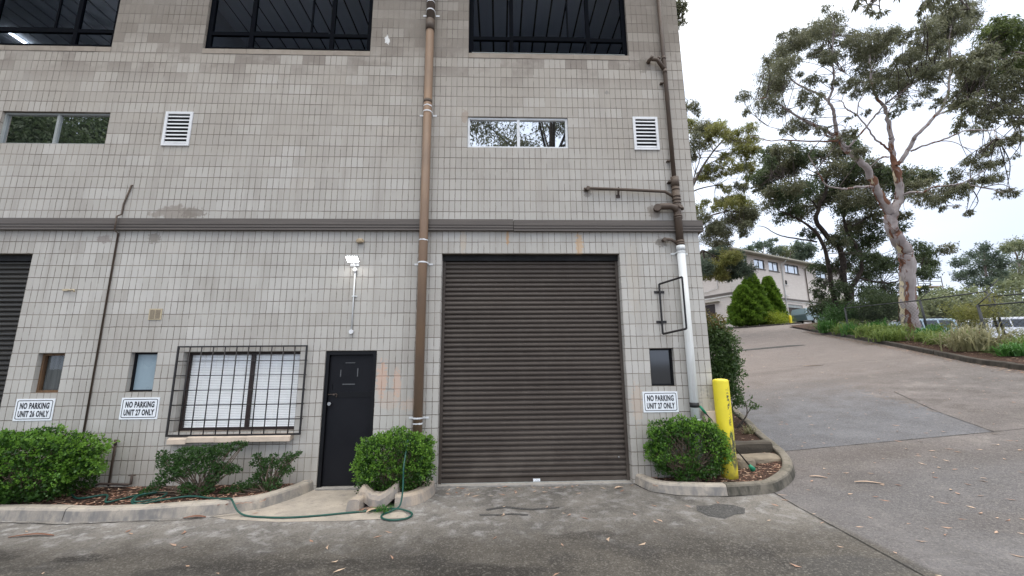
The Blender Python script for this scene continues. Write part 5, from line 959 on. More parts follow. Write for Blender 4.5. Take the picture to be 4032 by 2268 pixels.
for args in ((3,27,-.02,.95,M['peel'],1,.010),(1,30,-.62,.36,M['peel_brown'],2,.014),(26,40,.2,.4,M['peel_brown'],3,.012),(38,54,.0,.6,M['peel'],4,.010),(34,60,-.45,.30,M['peel_brown'],5,.014),(2,12,-.75,.4,M['peel_brown'],6,.012),(0,20,.85,.3,M['peel_brown'],16,.02)): peel(T0, *args)
peel(GUM_L[1], 1, 12, .3, .5, M['peel_brown'], 7); peel(GUM_L[1], 14, 20, -.4, .6, M['peel'], 8); peel(GUM_L[9], 1, 12, .4, .5, M['peel_brown'], 9); peel(GUM_L[9], 14, 22, -.1, .6, M['peel'], 10)

tree('gum_tree', (31.5,3.5,2.6), 'gum tree at the right edge with bright yellow green tufts on top of dark foliage', 'tree', RG_L, fuller(RG_C,1,7,1.0,(.5,.8)), M['lf_gum'], M['greybark'], 340, .14, .038, 21, .7, mats2=(M['lf_mix'], lambda i, c: c[2] > 12.2), tw=15)
tree('gum_tree', (19.5,-2.5,.9), 'near gum tree whose hanging leaf tips dip into the top of the picture', 'tree', OH_L, OH_C, M['lf_gum'], M['greybark'], 300, .16, .036, 31, 1.1, tw=12)
tree('dark_tree', (24.3,19.5,4.0), 'dense dark leaved tree with several black stems behind the pale gum', 'tree', DK_L, fuller(DK_C,1,3), M['lf_dark'], M['darkbark'], 210, .16, .065, 41, .35, wob=.08, mats2=(M['lf_gum'], lambda i, c: i % 5 in (0,3) and c[2] > 9), tw=13)
tree('gum_tree', (LG_L[0][0][0],LG_L[0][0][1],3.5), 'yellow green gum tree showing just right of the building corner', 'tree', LG_L, fuller(LG_C,2,4,1.0,(.5,.9)), M['lf_gum2'], M['greybark'], 230, .18, .055, 51, .5, mats2=(M['lf_gum'], lambda i, c: c[2] < 14.5 or i % 5 == 1), tw=14)
tree('wattle_tree', (LB_L[0][0][0],LB_L[0][0][1],3.6), 'feathery light green tree low against the far building, left', 'tree', LB_L, fuller(LB_C,2,5,1.0), M['lf_pine'], M['darkbark'], 420, .16, .045, 61, .2, mats2=(M['lf_gum2'], lambda i, c: i % 2 == 0), tw=14)
tree('gum_tree', (TG_L[0][0][0],TG_L[0][0][1],1.8), 'tall gum behind the block building with a few tufts past its corner', 'tree', TG_L, TG_C, M['lf_gum'], M['greybark'], 220, .17, .05, 71, .8, tw=14)
tree('pine_tree', (PN_L[0][0][0],PN_L[0][0][1],3.0), 'grey green layered pine far behind the chain link fence', 'tree', PN_L, PN_C, M['lf_pine'], M['greybark'], 55, .36, .11, 81, -.1, tw=14, squash=.6, fill=.2)
tree('gum_tree', (YT_L[0][0][0],YT_L[0][0][1],3.0), 'round topped yellowish gum far at the right edge', 'tree', YT_L, YT_C, M['lf_far'], M['greybark'], 50, .38, .13, 91, .2, tw=14, fill=.2)
for i, (C_, l_, lab) in enumerate(((FT1_C, FT_L[0], 'layered far tree above the left part of the far roof'), (FT2_C, FT_L[1], 'pale yellowish far tree above the middle of the far roof'), (FT3_C, FT_L[2], 'far tree above the right end of the far roof'))):
    tree('far_tree', (l_[0][0], l_[0][1], 5.0), lab, 'tree', [l_], C_, M['lf_far'] if i == 1 else M['lf_pine'], M['greybark'], 45, .45, .15, 101+i, .1, tw=14, squash=.6, twigs=False, fill=.2)

# ---- clipped box bushes: leaves in a shell a hand deep round a lumpy body, with stems inside
def bush(name, label, c, h, n, L, W, mat, seed, parent_cat='bush', lump=.14, depth=.30, stems=14, tip=None, tipn=0, power=.62, top=None, base=None, fill=0, group=None, bare=()):
    cx, cy, cz = c; base = base if base is not None else cz-h[2]
    t = thing(name, (cx, cy, base), label, parent_cat, group); rng = np.random.default_rng(seed)
    def pts(n, r0, r1):
        d = rng.normal(size=(n,3)); d /= np.linalg.norm(d, axis=1, keepdims=True)
        q = np.sign(d)*np.abs(d)**power; q /= np.maximum(1e-6, np.linalg.norm(q, axis=1, keepdims=True))
        k = 1/np.maximum.reduce([np.abs(d[:,0]), np.abs(d[:,1]), np.abs(d[:,2])]); sup = 1+(k-1)*(1-power)      # rounded box
        lm = np.array([noise.noise(Vector((float(a[0])*2.6+seed, float(a[1])*2.6, float(a[2])*2.6)))+.5*noise.noise(Vector((float(a[0])*6+seed, float(a[1])*6, float(a[2])*6))) for a in d])
        r = sup*(1+lump*lm)*rng.uniform(r0, r1, n)
        return np.array([cx,cy,cz])+d*r[:,None]*np.array(h), d
    q = 7; P, d = pts(n//q, 1-depth, 1.0); P = np.repeat(P, q, 0)+rng.normal(size=(len(P)*q,3))*.017; d = np.repeat(d, q, 0)
    keep = P[:,2] > base+.01
    for bx_, by_, bz_, br_ in bare: keep &= (((P-np.array([bx_,by_,bz_]))/np.array([1.25,1.6,1]))**2).sum(1) > br_**2*rng.uniform(.5,1.3,len(P))
    P = P[keep]; d = d[keep]
    D = d*.7+np.array([0,0,.35])+rng.normal(size=P.shape)*.6
    V, F = leafquads(P, D, L, W, rng); fastmesh('foliage', V, F, mat, t)
    if tip is not None and tipn:
        P, d = pts(tipn*2, .97, 1.06); kp = (d[:,2] > -.35); P = P[kp][:tipn]; d = d[kp][:tipn]
        Pm = np.repeat(P, 5, 0)+rng.normal(size=(len(P)*5,3))*.012; Dm = np.repeat(d, 5, 0)*.8+np.array([0,0,.5])+rng.normal(size=Pm.shape)*.6
        keep = Pm[:,2] > base+.01
        for bx_, by_, bz_, br_ in bare: keep &= (((Pm-np.array([bx_,by_,bz_]))/np.array([1.25,1.6,1]))**2).sum(1) > br_**2
        V, F = leafquads(Pm[keep], Dm[keep], L*.95, W*.95, rng); fastmesh('young_leaves', V, F, tip, t)
    mb = MB(); rr = random.Random(seed)
    for i in range(stems):
        d_, _ = pts(1, .6, .92); e = Vector([float(a) for a in d_[0]]); e.z = max(e.z, base+.1); s = Vector((cx+rr.uniform(-.3,.3)*h[0], cy+rr.uniform(-.2,.2)*h[1], base-.02))
        m = s.lerp(e, .45)+Vector((rr.uniform(-.04,.04), rr.uniform(-.04,.04), .05)); mb.tube(smoothpath([s, m, e], 3), [.012-.0013*k for k in range(7)], 5, caps=False)
        for _ in range(4):
            s2 = m.lerp(e, rr.random()); g = s2+Vector((rr.uniform(-.12,.12), rr.uniform(-.12,.12), rr.uniform(0,.14))); mb.tube([s2, g], [.004,.002], 4, caps=False)
    mb.build('stem', M['twig'], t, recalc=False)
    return t
bush('box_hedge', 'big clipped box hedge at the left edge in front of the wall', (-5.72,-.56,.52), (1.10,.43,.42), 27000, .038, .026, M['lf_box'], 1, tip=M['lf_boxtip'], tipn=1500, lump=.24, stems=46, base=.1, bare=((-6.1,-.98,.30,.17),(-5.3,-.95,.45,.09),(-4.75,-.75,.22,.14)))
bush('box_bush', 'round clipped box bush between the black door and the roller door', (-.54,-.44,.47), (.52,.36,.38), 13500, .033, .023, M['lf_box'], 2, tip=M['lf_boxtip'], tipn=900, lump=.19, stems=34, base=.09, bare=((-.62,-.80,.30,.10),(-.2,-.75,.3,.08)))
bush('box_bush', 'clipped box bush with bare patch under the parking sign beside the yellow bollard', (3.80,-.24,.53), (.56,.26,.41), 12500, .033, .023, M['lf_box'], 3, tip=M['lf_boxtip'], tipn=800, lump=.24, stems=60, base=.1, bare=((3.60,-.50,.62,.13),(3.95,-.5,.45,.10),(3.5,-.45,.3,.12)))
def wiry(name, label, base, clumps, n, seed, tips=80):
    t = thing(name, base, label, 'bush'); rng = np.random.default_rng(seed); rr = random.Random(seed); Ps = []; Ds = []; mb = MB()
    for x, y, z, r in clumps:
        k = int(n*r*r); d = rng.normal(size=(k,3)); d /= np.linalg.norm(d, axis=1, keepdims=True); p = np.array([x,y,z])+d*(rng.uniform(.15,1,k)**.5)[:,None]*np.array([r*1.15,r*.9,r*.72])
        Ps.append(p); Ds.append(d*.6+np.array([0,0,.3])+rng.normal(size=(k,3))*.6)
        for _ in range(3):
            e = Vector((x+rr.uniform(-.5,.5)*r, y+rr.uniform(-.5,.5)*r, z)); s = Vector(base)+Vector((rr.uniform(-.05,.05), rr.uniform(-.04,.04), -.02))
            m = s.lerp(e, .5)+Vector((rr.uniform(-.05,.05), rr.uniform(-.05,.05), rr.uniform(-.04,.04))); mb.tube(smoothpath([s,m,e],3), [.011-.0012*q for q in range(7)], 5, caps=False)
    V, F = leafquads(np.concatenate(Ps), np.concatenate(Ds), .034, .022, rng); fastmesh('foliage', V, F, M['lf_box2'], t); mb.build('stem', M['twig'], t, recalc=False)
wiry('box_bush', 'loose wiry box bush under the left half of the barred window', (-3.22,-.45,.10), [(-3.65,-.45,.52,.15),(-3.45,-.42,.60,.17),(-3.2,-.45,.62,.17),(-2.98,-.42,.66,.13),(-2.80,-.4,.71,.09),(-2.70,-.4,.74,.055),(-3.62,-.48,.36,.13),(-3.4,-.52,.45,.15),(-3.1,-.5,.48,.15),(-2.9,-.45,.42,.12),(-2.78,-.42,.40,.08),(-3.75,-.5,.24,.09),(-3.86,-.52,.16,.07),(-3.3,-.55,.20,.10),(-3.08,-.5,.17,.09),(-3.8,-.42,.62,.07),(-3.0,-.5,.3,.09)], 26000, 5)
wiry('box_bush', 'smaller wiry box bush under the right half of the barred window', (-2.35,-.35,.10), [(-2.5,-.33,.47,.10),(-2.35,-.34,.46,.10),(-2.18,-.32,.45,.10),(-2.05,-.3,.53,.065),(-1.96,-.28,.58,.045),(-2.12,-.3,.56,.06),(-2.42,-.36,.34,.10),(-2.1,-.33,.36,.09),(-2.5,-.38,.22,.11),(-2.7,-.4,.16,.10),(-2.25,-.38,.20,.11),(-2.85,-.42,.13,.07),(-2.52,-.34,.57,.05),(-2.3,-.33,.55,.05)], 26000, 6)
# shrub with red young leaves on the side of the building
def shrub(name, label, base, clumps, lm, dens, L, W, seed, cat='shrub', droop=-.1, group=None, mats2=None, squash=.9, tw=13):
    t = thing(name, base, label, cat, group); mb = MB(); rr = random.Random(seed)
    for c in clumps:
        s = Vector(base)+Vector((rr.uniform(-.1,.1), rr.uniform(-.1,.1), -.05)); e = Vector(c[:3]); m = s.lerp(e,.5)+Vector((rr.uniform(-.1,.1), rr.uniform(-.1,.1), .0)); mb.tube(smoothpath([s,m,e],3), [.02-.0022*q for q in range(7)], 5, caps=False)
    mb.build('stem', M['darkbark'], t, recalc=False)
    if mats2:
        crown('foliage', [c for i, c in enumerate(clumps) if i not in mats2[1]], dens, L, W, lm, t, seed, droop, tw, squash, fill=.3); crown('young_leaves', [c for i, c in enumerate(clumps) if i in mats2[1]], dens, L, W, mats2[0], t, seed+1, droop, tw, squash, fill=.3)
    else: crown('foliage', clumps, dens, L, W, lm, t, seed, droop, tw, squash, fill=.3)
    return t
M['lf_redtip'] = leafmat('red young leaves', (.04,.08,.018), (.22,.12,.05), (.08,.12,.03), .4)
shrub('red_tip_shrub', 'tall shrub with reddish young leaves behind the building corner above the bollard', (5.75,2.9,.35), [(5.75,2.9,2.72,.30),(6.05,2.85,2.68,.26),(6.25,2.9,2.45,.25),(5.85,2.8,2.4,.36),(6.28,2.85,2.15,.26),(5.95,2.8,2.05,.38),(6.28,2.8,1.85,.26),(5.95,2.8,1.7,.38),(6.22,2.8,1.55,.26),(5.9,2.7,1.35,.36),(6.15,2.7,1.2,.26),(5.8,2.8,1.0,.3),(6.1,2.75,2.3,.3),(6.1,2.7,1.7,.3)], M['lf_red'], 900, .065, .034, 7, droop=.05, mats2=(M['lf_redtip'], (0,1)))
shrub('small_shrub', 'sparse low sprig hanging over the raised bed behind the bollard', (6.0,2.2,.5), [(6.2,2.5,1.0,.18),(6.4,2.5,.95,.15),(6.55,2.5,.88,.12),(6.1,2.5,.8,.14)], M['lf_red'], 420, .06, .028, 8)
# strap leaved tussocks
def tussock(base, label, r, h, n, mat, seed, w=.02, group='strap leaved plants along the planting strip', name='strap_leaf_plant'):
    t = thing(name, base, label, 'plant', group); rng = np.random.default_rng(seed); Vs = []; Fs = []; b = 0; k = 5
    for i in range(n):
        a = rng.uniform(0, 2*math.pi); rr_ = r*rng.uniform(.15,1.5); hh = h*rng.uniform(.45,1.15)*(1.1-.3*rr_/r); x0 = rng.normal()*r*.28; y0 = rng.normal()*r*.28; bw = rng.uniform(1.15,1.75)
        side = np.array([-math.sin(a), math.cos(a), 0]); 
        for j in range(k+1):
            s = j/k; p = np.array([x0+math.cos(a)*rr_*s**1.3, y0+math.sin(a)*rr_*s**1.3, hh*(1-(1-s*bw)**2)])
            ww = w*(1-s**2*.9)*.5; Vs.append(p-side*ww); Vs.append(p+side*ww)
            if j < k: q = b+2*j; Fs.append((q, q+1, q+3, q+2))
        b += 2*(k+1)
    o = fastmesh('leaves', np.array(Vs)+np.array(base), np.array(Fs), mat, t); return t
G_ = lambda x, y: (x, y, ter(x, y)+.08)
TS = [((20.8,17.2),.75,.75,'blade_dark','dark strap plant at the far end of the planting strip'),((20.0,14.8),.7,.7,'blade_dark','dark green strap plant left of the long bladed clump'),((20.3,15.8),.6,.6,'blade','green strap plant near the upper end of the kerb'),
      ((19.5,13.2),.95,.68,'blade','long bladed strap plant left of the pale gum trunk'),((18.6,11.2),.95,.58,'blade','spreading yellow green strap plant at the kerb before the gum trunk'),((20.6,12.9),.75,.55,'blade','yellow green strap plant close left of the gum trunk'),
      ((19.6,10.6),.6,.55,'blade_dark','small dark strap plant at the foot of the gum tree'),((21.2,11.6),.6,.5,'blade_dark','small dark strap plant right of the gum foot'),((19.8,9.3),.6,.5,'blade','low strap plant between the gum and the pale tussock'),
      ((17.3,6.9),.95,.9,'blade_pale','big pale straw coloured tussock beside the kerb'),((17.9,7.9),.7,.5,'blade_pale','pale tussock behind the big straw coloured one'),((16.8,5.55),.55,.4,'blade_dark','low green strap plant right of the straw coloured tussock'),
      ((18.0,5.6),.75,.38,'blade_dark','green strap plant behind the low one at the right'),((18.7,4.6),.9,.42,'blade_dark','bushy dark green strap plant at the right edge'),((17.9,3.9),.8,.4,'blade_dark','dark green strap plant at the right edge nearest the kerb')]
TS += [((21.6,16.4),.8,.7,'blade','strap plant half hidden behind the far end ones'),((21.0,14.2),.8,.7,'blade_dark','strap plant close behind the long bladed clump'),((19.0,9.9),.7,.5,'blade','small strap plant at the kerb below the gum foot'),
       ((18.4,9.0),.7,.45,'blade','small strap plant beside the kerb joint'),((19.0,6.6),.9,.36,'blade','strap plant behind the straw coloured tussock, right side'),((17.4,5.9),.6,.45,'blade','small strap plant squeezed in right of the straw coloured tussock'),
       ((19.6,5.2),.9,.34,'blade','strap plant in front of the lower chain link fence'),((21.9,18.6),.8,.7,'blade_dark','farthest dark strap plant at the top of the strip'),((19.2,12.2),.7,.5,'blade','light leaved strap plant at the kerb left of the gum')]
for i, ((x, y), r, h, m, lab) in enumerate(TS): tussock(G_(x, y), lab, r, h, 200 if r > .7 else 130, M[m], 200+i, .042)
tussock((5.95,1.75,ter(5.95,1.75)+.10), 'small pale tuft of grass on the raised bed behind the bollard', .2, .16, 60, M['blade_pale'], 300, .012, None, 'grass_tuft')
tussock((-.52,-1.0,.01), 'little green weed growing out of the broken kerb', .14, .07, 50, M['blade_dark'], 301, .014, None, 'weed')
# shrubs behind the strap plants
def mound(name, label, cx, cy, rx, h, lm, seed, dens=60, L=.09, W=.045, n=7, z=None, cat='shrub'):
    rr = random.Random(seed); z0 = ter(cx, cy) if z is None else z
    C_ = [(cx+rr.uniform(-.6,.6)*rx, cy+rr.uniform(-.6,.6)*rx, z0+h*rr.uniform(.35,.85), rx*rr.uniform(.4,.6)) for _ in range(n)]
    return shrub(name, label, (cx, cy, z0), C_, lm, dens, L, W, seed, cat)
mound('shrub', 'dark leafy shrub between the dark tree and the pale gum trunk', 22.6,16.3, 1.5, 1.9, M['lf_dark'], 401, 110, .12, .06, 10)
mound('shrub', 'mid green low shrub behind the strap plants left of the gum', 21.8,17.6, 1.3, 1.5, M['lf_box2'], 402, 100, .11, .05, 8)
mound('shrub', 'tall dark bush at the foot of the dark tree', 23.2,19.8, 1.3, 2.0, M['lf_dark'], 403, 100, .12, .06, 8)
mound('shrub', 'airy olive shrub with bronze tips between the two parked cars', 20.9,9.9, .95, 1.75, M['lf_gum2'], 404, 170, .10, .035, 9)
mound('shrub', 'low olive bush behind the straw coloured tussock', 19.9,7.4, .7, .4, M['lf_gum2'], 405, 120, .07, .03, 8)
mound('shrub', 'low dull green bush right of the olive bush', 20.2,6.0, .7, .35, M['lf_gum2'], 406, 120, .07, .03, 8)
# conifers and hedge in front of the far building
def conifer(label, x, y, r, h, seed, mat):
    z0 = ter(x, y); t = thing('conifer', (x, y, z0), label, 'tree', 'clipped conifers by the far building'); MB().tube([(x,y,z0-.1),(x,y,z0+h*.8)],[.09,.03],8).build('trunk', M['darkbark'], t)
    rng = np.random.default_rng(seed); n = 20000; s = rng.uniform(0,1,n)**.8; a = rng.uniform(0,2*math.pi,n)
    R_ = r*(np.minimum(1, s*5+.5))*(1-s)**.62*(1+.24*np.sin(a*5+s*17)+.16*np.sin(a*9-s*31)+.1*np.sin(a*3+s*60))*rng.uniform(.6,1.12,n)+.08
    P = np.stack([x+np.cos(a)*R_, y+np.sin(a)*R_, z0+.1+s*(h-.15)],1); D = np.stack([np.cos(a), np.sin(a), np.full(n,.9)],1)+rng.normal(size=(n,3))*.35
    V, F = leafquads(P, D, .30, .12, rng); fastmesh('foliage', V, F, mat, t)
conifer('tall bright green conifer at the corner of the far building', 25.5, 31.4, 1.1, 5.1, 1, M['lf_con'])
conifer('lower rounded bright green conifer in front of the tallest one', 24.3, 30.9, 1.25, 3.9, 2, M['lf_con'])
conifer('narrow darker conifer right of the tall one', 28.3, 33.0, .95, 4.9, 3, M['lf_con'])
mound('yellow_hedge', 'yellow green low hedge left part, at the foot of the conifers', 26.2,30.2, 1.1, .95, M['lf_yel'], 411, 80, .13, .06, 9)
mound('yellow_hedge', 'yellow green low hedge right part, beside the far bollard', 28.2,31.2, 1.2, .95, M['lf_yel'], 412, 80, .13, .06, 9)
# bank of creeper and scrub beyond the car park
def bank():
    rng = np.random.default_rng(9); P = []; C_ = []
    for i in range(200):
        u = i/199; x = 36+u*46; y = 46-u*12+rng.normal()*2; C_.append((x, y, 2.9+rng.uniform(.2,1)**.7*(5.2+1.2*math.sin(u*19)), rng.uniform(1.3,2.3)))
    o = crown('scrub_bank', C_, 26, .42, .20, M['lf_far'], None, 5, .1, 12, .8, fill=.2); tag(o, 'pale green scrub covering the bank beyond the fence', 'scrub', kind='stuff')
bank()
for i, (x, y, h, lab) in enumerate(((39,31,4.6,'bushy tree beyond the fence, left'),(44,26.5,4.2,'bushy tree beyond the fence, middle'),(51,25,5.0,'conical bushy tree beyond the fence at the right edge'))):
    mound('bushy_tree', lab, x, y, 2.3 if i < 2 else 3.2, h, M['lf_far'] if i < 2 else M['lf_gum2'], 500+i, 22, .28, .12, 10, 2.6, 'tree')

# ------------------------------------------------------------------ leaf litter
def litter(name, pts, L, W, mat, seed, dz, label):
    rng = np.random.default_rng(seed); Vs = []; Fs = []; b = 0
    for x, y, h in pts:
        a = rng.uniform(0,2*math.pi); l = L*rng.uniform(.5,1.35); w_ = W*rng.uniform(.6,1.3); z = ter(x,y)+h+dz; c, s = math.cos(a), math.sin(a); curl = l*rng.uniform(-.15,.25); tl = rng.uniform(-.12,.12)
        bend = rng.uniform(-.18,.18)*l
        for u, v, hh in ((-.5,0,0),(-.05,.5,curl*.3),(.5,0,abs(curl)*.6),(-.05,-.5,.15*w_)):
            px = l*u; py = w_*v+bend*(u*u*4); Vs.append((x+px*c-py*s, y+px*s+py*c, z+.002+hh*.5+abs(tl*px)))
        Fs.append((b,b+1,b+2,b+3)); b += 4
    o = fastmesh(name, np.array(Vs), np.array(Fs), mat); return tag(o, label, 'leaf litter', kind='stuff')
rng = np.random.default_rng(77); pts = []
for _ in range(2600):
    x = rng.uniform(5,24); y = rng.uniform(-3,30)
    if (x-15.2)*.925-(y-4.2)*.379 < -.3 and x > 5.9+max(0,y)*.4: pts.append((x,y,0))
for _ in range(60): pts.append((rng.uniform(-5,4.8), rng.uniform(-3.2,-.9), 0))
for _ in range(60): pts.append((rng.uniform(4.6,8), rng.uniform(-2.6,0), 0))
for _ in range(40): pts.append((rng.uniform(.2,3), rng.uniform(-.5,.05), .0))
litter('leaf_litter', pts, .10, .024, M['litter_pale'], 1, .003, 'dry gum leaves scattered over the pavement and drive')
pts = []
for _ in range(2400):
    t_ = rng.uniform(0,1); s = abs(rng.normal())*.22; y = 3+t_*17; x = 15.2+(y-4.2)*.41-.05-s; pts.append((x,y,0))
litter('leaf_litter', pts, .09, .024, M['litter_pale'], 2, .003, 'pale leaves drifted against the long dark kerb')
pts = [(rng.uniform(-5.2,-2.1), rng.uniform(-.95,-.02), .10) for _ in range(900)]+[(rng.uniform(-.9,-.1), rng.uniform(-.75,-.03), .09) for _ in range(160)]
pts += [(x, y, .08) for x, y in ((rng.uniform(3.15,5.6), rng.uniform(-.5,.8)) for _ in range(1100)) if y > -.48+.62*max(0,x-4.6)]
litter('leaf_litter', pts, .07, .022, M['litter'], 3, .006, 'brown leaves and bark chips covering the garden beds by the wall')
pts = [(x, y, .10) for x, y in ((rng.uniform(4.5,8.5), rng.uniform(1.05,8)) for _ in range(1800)) if x < 5.9+.36*(y-1.2)]
litter('leaf_litter', pts, .08, .024, M['litter_pale'], 4, .006, 'pale leaves on the raised bed along the side of the building')
pts = []
for _ in range(4200):
    y = rng.uniform(1,19.5); s = rng.uniform(.25,3.2); pts.append((15.35+(y-4.2)*.41+s, y, .10))
litter('leaf_litter', pts, .10, .03, M['litter_pale'], 5, .006, 'reddish bark and leaves covering the planting strip')
pts = [(-.75+rng.normal()*.12, -.93+rng.normal()*.05, .01) for _ in range(60)]
litter('leaf_litter', pts, .06, .018, M['litter'], 6, .004, 'dead leaves in the gap of the broken kerb')
# single bark strips and big leaves one can tell apart
def barkstrip(x, y, l, w_, a, label, pale=False, z=0):
    c, s = math.cos(a), math.sin(a); mb = MB(); n = 8; vs = []
    for i in range(n+1):
        t = i/n; ww = w_*math.sin(math.pi*(t*.9+.05))**.6*.5; bx = (t-.5)*l; by = .06*l*math.sin(t*3.5); zz = ter(x,y)+z+.006+.012*math.sin(math.pi*t)
        for q, dz in ((-ww,.006),(0,.0),(ww,.008)): vs.append((x+bx*c-(by+q)*s, y+bx*s+(by+q)*c, zz+dz))
    mb.add(vs, [(i*3+k, i*3+k+1, i*3+k+4, i*3+k+3) for i in range(n) for k in range(2)], 0, True)
    return tag(mb.build('bark_strip', M['litter_pale'] if pale else M['peel_brown'], recalc=False), label, 'bark strip')
barkstrip(-4.22,-1.55,.46,.035,.08,'long red brown bark strip on the asphalt at the far left')
barkstrip(-2.8,-1.08,.26,.05,.1,'curled pinkish bark piece against the foot of the left kerb')
barkstrip(-.66,-1.02,.17,.05,.9,'broad pale leaf leaning on the hose by the broken kerb', True, .02)
barkstrip(6.2,-.62,.34,.03,-.4,'thin pale bark strip on the drive right of the island kerb', True)
barkstrip(5.75,-.25,.22,.03,-.5,'pale bark piece on the drive beside the island tip', True)
barkstrip(12.6,8.2,.9,.10,-.2,'long pale bark strip lying up on the drive', True)
barkstrip(2.72,-.22,.14,.05,.3,'crumpled tan leaf beside the right end of the threshold', True)

# rubber speed hump
mb = MB(); vs = []; pr = [(-.16,0),(-.10,.035),(0,.055),(.10,.035),(.16,0)]
for i in range(15):
    t = i/14; x = 12.4+t*4.2; y = 14.9-t*1.0; e = min(1, (1-t)*8+.15)
    for dy, z in pr: vs.append((x+dy*.2, y+dy*1.2, ter(x, y+dy)+z*e+.004))
mb.add(vs, [(i*5+k, i*5+k+1, i*5+k+6, i*5+k+5) for i in range(14) for k in range(4)]); tag(mb.build('speed_hump', M['patch_dark']), 'low dark speed hump across the upper drive', 'speed hump')

# ------------------------------------------------------------------ chain link fence
def mesh_net(a, b, z0, z1, parent):
    mb = MB(); a = Vector(a); b = Vector(b); L = (b-a).length; u = (b-a).normalized(); st = .16; h = z1-z0; nrm = u.cross(Vector((0,0,1))); w_ = .003
    def seg(s0, q0, s1, q1):
        if s0 < 0: q0 += (q1-q0)*(0-s0)/(s1-s0) if s1 != s0 else 0; s0 = 0
        if s1 > L: q1 = q0+(q1-q0)*(L-s0)/(s1-s0); s1 = L
        if s1 < 0 or s0 > L: return
        p, q = a+u*s0+Vector((0,0,q0)), a+u*s1+Vector((0,0,q1)); d = (q-p).normalized(); n_ = d.cross(nrm)*w_
        mb.add([p-n_,p+n_,q+n_,q-n_],[(0,1,2,3)])
    s = -h
    while s < L:
        seg(s, 0, s+h, h); 
        if s+h > 0: 
            p0, p1 = s, s+h; seg(p0, h, p1, 0)
        s += st
    return mb.build('wire_mesh', M['fence'], parent, recalc=False)
def fence(pts, h, label, arms=True, bases=None):
    t = thing('chain_link_fence', pts[0][:2]+(ter(*pts[0][:2]),), label, 'fence')
    for i, (x, y, lean) in enumerate(pts):
        z0 = bases[i] if bases else ter(x, y); MB().tube([(x+lean,y,z0-.1),(x,y,z0+h)],.045,8).build('post', M['fence'], t)
        if arms: MB().tube([(x,y,z0+h),(x+.35,y-.25,z0+h+.45)],.02,6).build('barb_arm', M['fence'], t)
    for i in range(len(pts)-1):
        a, b = pts[i], pts[i+1]; za = bases[i] if bases else ter(a[0], a[1]); zb = bases[i+1] if bases else ter(b[0], b[1])
        MB().tube([(a[0],a[1],za+h-.03),(b[0],b[1],zb+h-.03)],.03,6).build('rail', M['fence'], t)
        for k in (.0, .5, 1.0):
            pass
        n = mesh_net((a[0],a[1],min(za,zb)), (b[0],b[1],min(za,zb)), 0, h-.05, t)
    return t
fence([(20.9,16.0,.05),(21.35,12.2,.12),(22.4,10.3,.15)], 1.78, 'taller chain link fence running behind the pale gum trunk', True, [3.05,2.92,3.02])
fence([(18.72,7.75,.12),(19.05,6.4,.1),(19.6,4.2,.1)], 1.62, 'lower chain link fence at the right edge with an angled top arm', True, [2.2,2.16,2.1])
fence([(21.6,9.5,.2),(23.5,6.5,.2)], 2.0, 'chain link fence panel standing behind the right one', False, [2.45,2.4])

# ------------------------------------------------------------------ vehicles
def vehicle(name, label, x, y, z, rz, prof, green, wheels, width, paint, wins, cat='car', extra=None):
    """side profile in the local x-z plane (x forward), body width along y"""
    t = thing(name, (x, y, z), label, cat, None, rz); W = width/2
    def loc(o): o.parent = t; return o
    def section(poly, w0, w1, zsplit=None):
        mb = MB(); n = len(poly); ys = [-W*w0, -W*w0*.97, W*w0*.97, W*w0]; zmax = max(p[1] for p in poly); zmin = min(p[1] for p in poly); vs = []
        for j, yy in enumerate(ys):
            for px, pz in poly:
                k = (pz-zmin)/(zmax-zmin); tw_ = 1+(w1-1)*k; ins = .0 if j in (1,2) else .035
                cx_ = sum(p[0] for p in poly)/n; vs.append((px+(cx_-px)*ins*.3, yy*tw_, pz-(ins*.6 if k > .8 else 0)))
        mb.add(vs, [(j*n+i, j*n+(i+1) % n, (j+1)*n+(i+1) % n, (j+1)*n+i) for j in range(3) for i in range(n)], 0, False)
        mb.add(vs[:n], [tuple(range(n))]); mb.add(vs[-n:], [tuple(range(n))]); return mb
    def arch(cx, r, zb):   # lower edge with wheel arch, from right to left
        return [(cx+r*math.cos(a), zb+max(0, r*math.sin(a))) for a in np.linspace(0, math.pi, 9)]
    low = list(prof)
    for wx, wr in wheels: low += arch(wx, wr+.07, prof[-1][1])
    loc(section(low, 1, .97).build('body', paint)); loc(section(green, .95, .86).build('cabin', paint))
    for wx, wr in wheels:
        for sgn in (-1, 1):
            yy = sgn*(W-.11); wm = loc(MB().tube([(wx,yy-.1,wr),(wx,yy-.085,wr),(wx,yy+.085,wr),(wx,yy+.1,wr)],[wr-.02,wr,wr,wr-.02],22).build('wheel', M['tyre']))
            rim = MB().cyl((wx,yy+sgn*.101,wr),(wx,yy+sgn*.106,wr),wr*.62,16).build('rim', M['alu_grey']); rim.parent = wm
    zmn, zmx = min(p[1] for p in green), max(p[1] for p in green)
    for poly in wins:
        for sgn in (-1, 1):
            vs = []
            for px, pz in poly:
                k = (pz-zmn)/(zmx-zmn); yy = W*.95*(1+(.86-1)*k)+.006; vs.append((px, sgn*yy, pz))
            loc(MB().add(vs, [tuple(range(len(vs)))]).build('window', M['carglass'], recalc=False))
    return t, loc
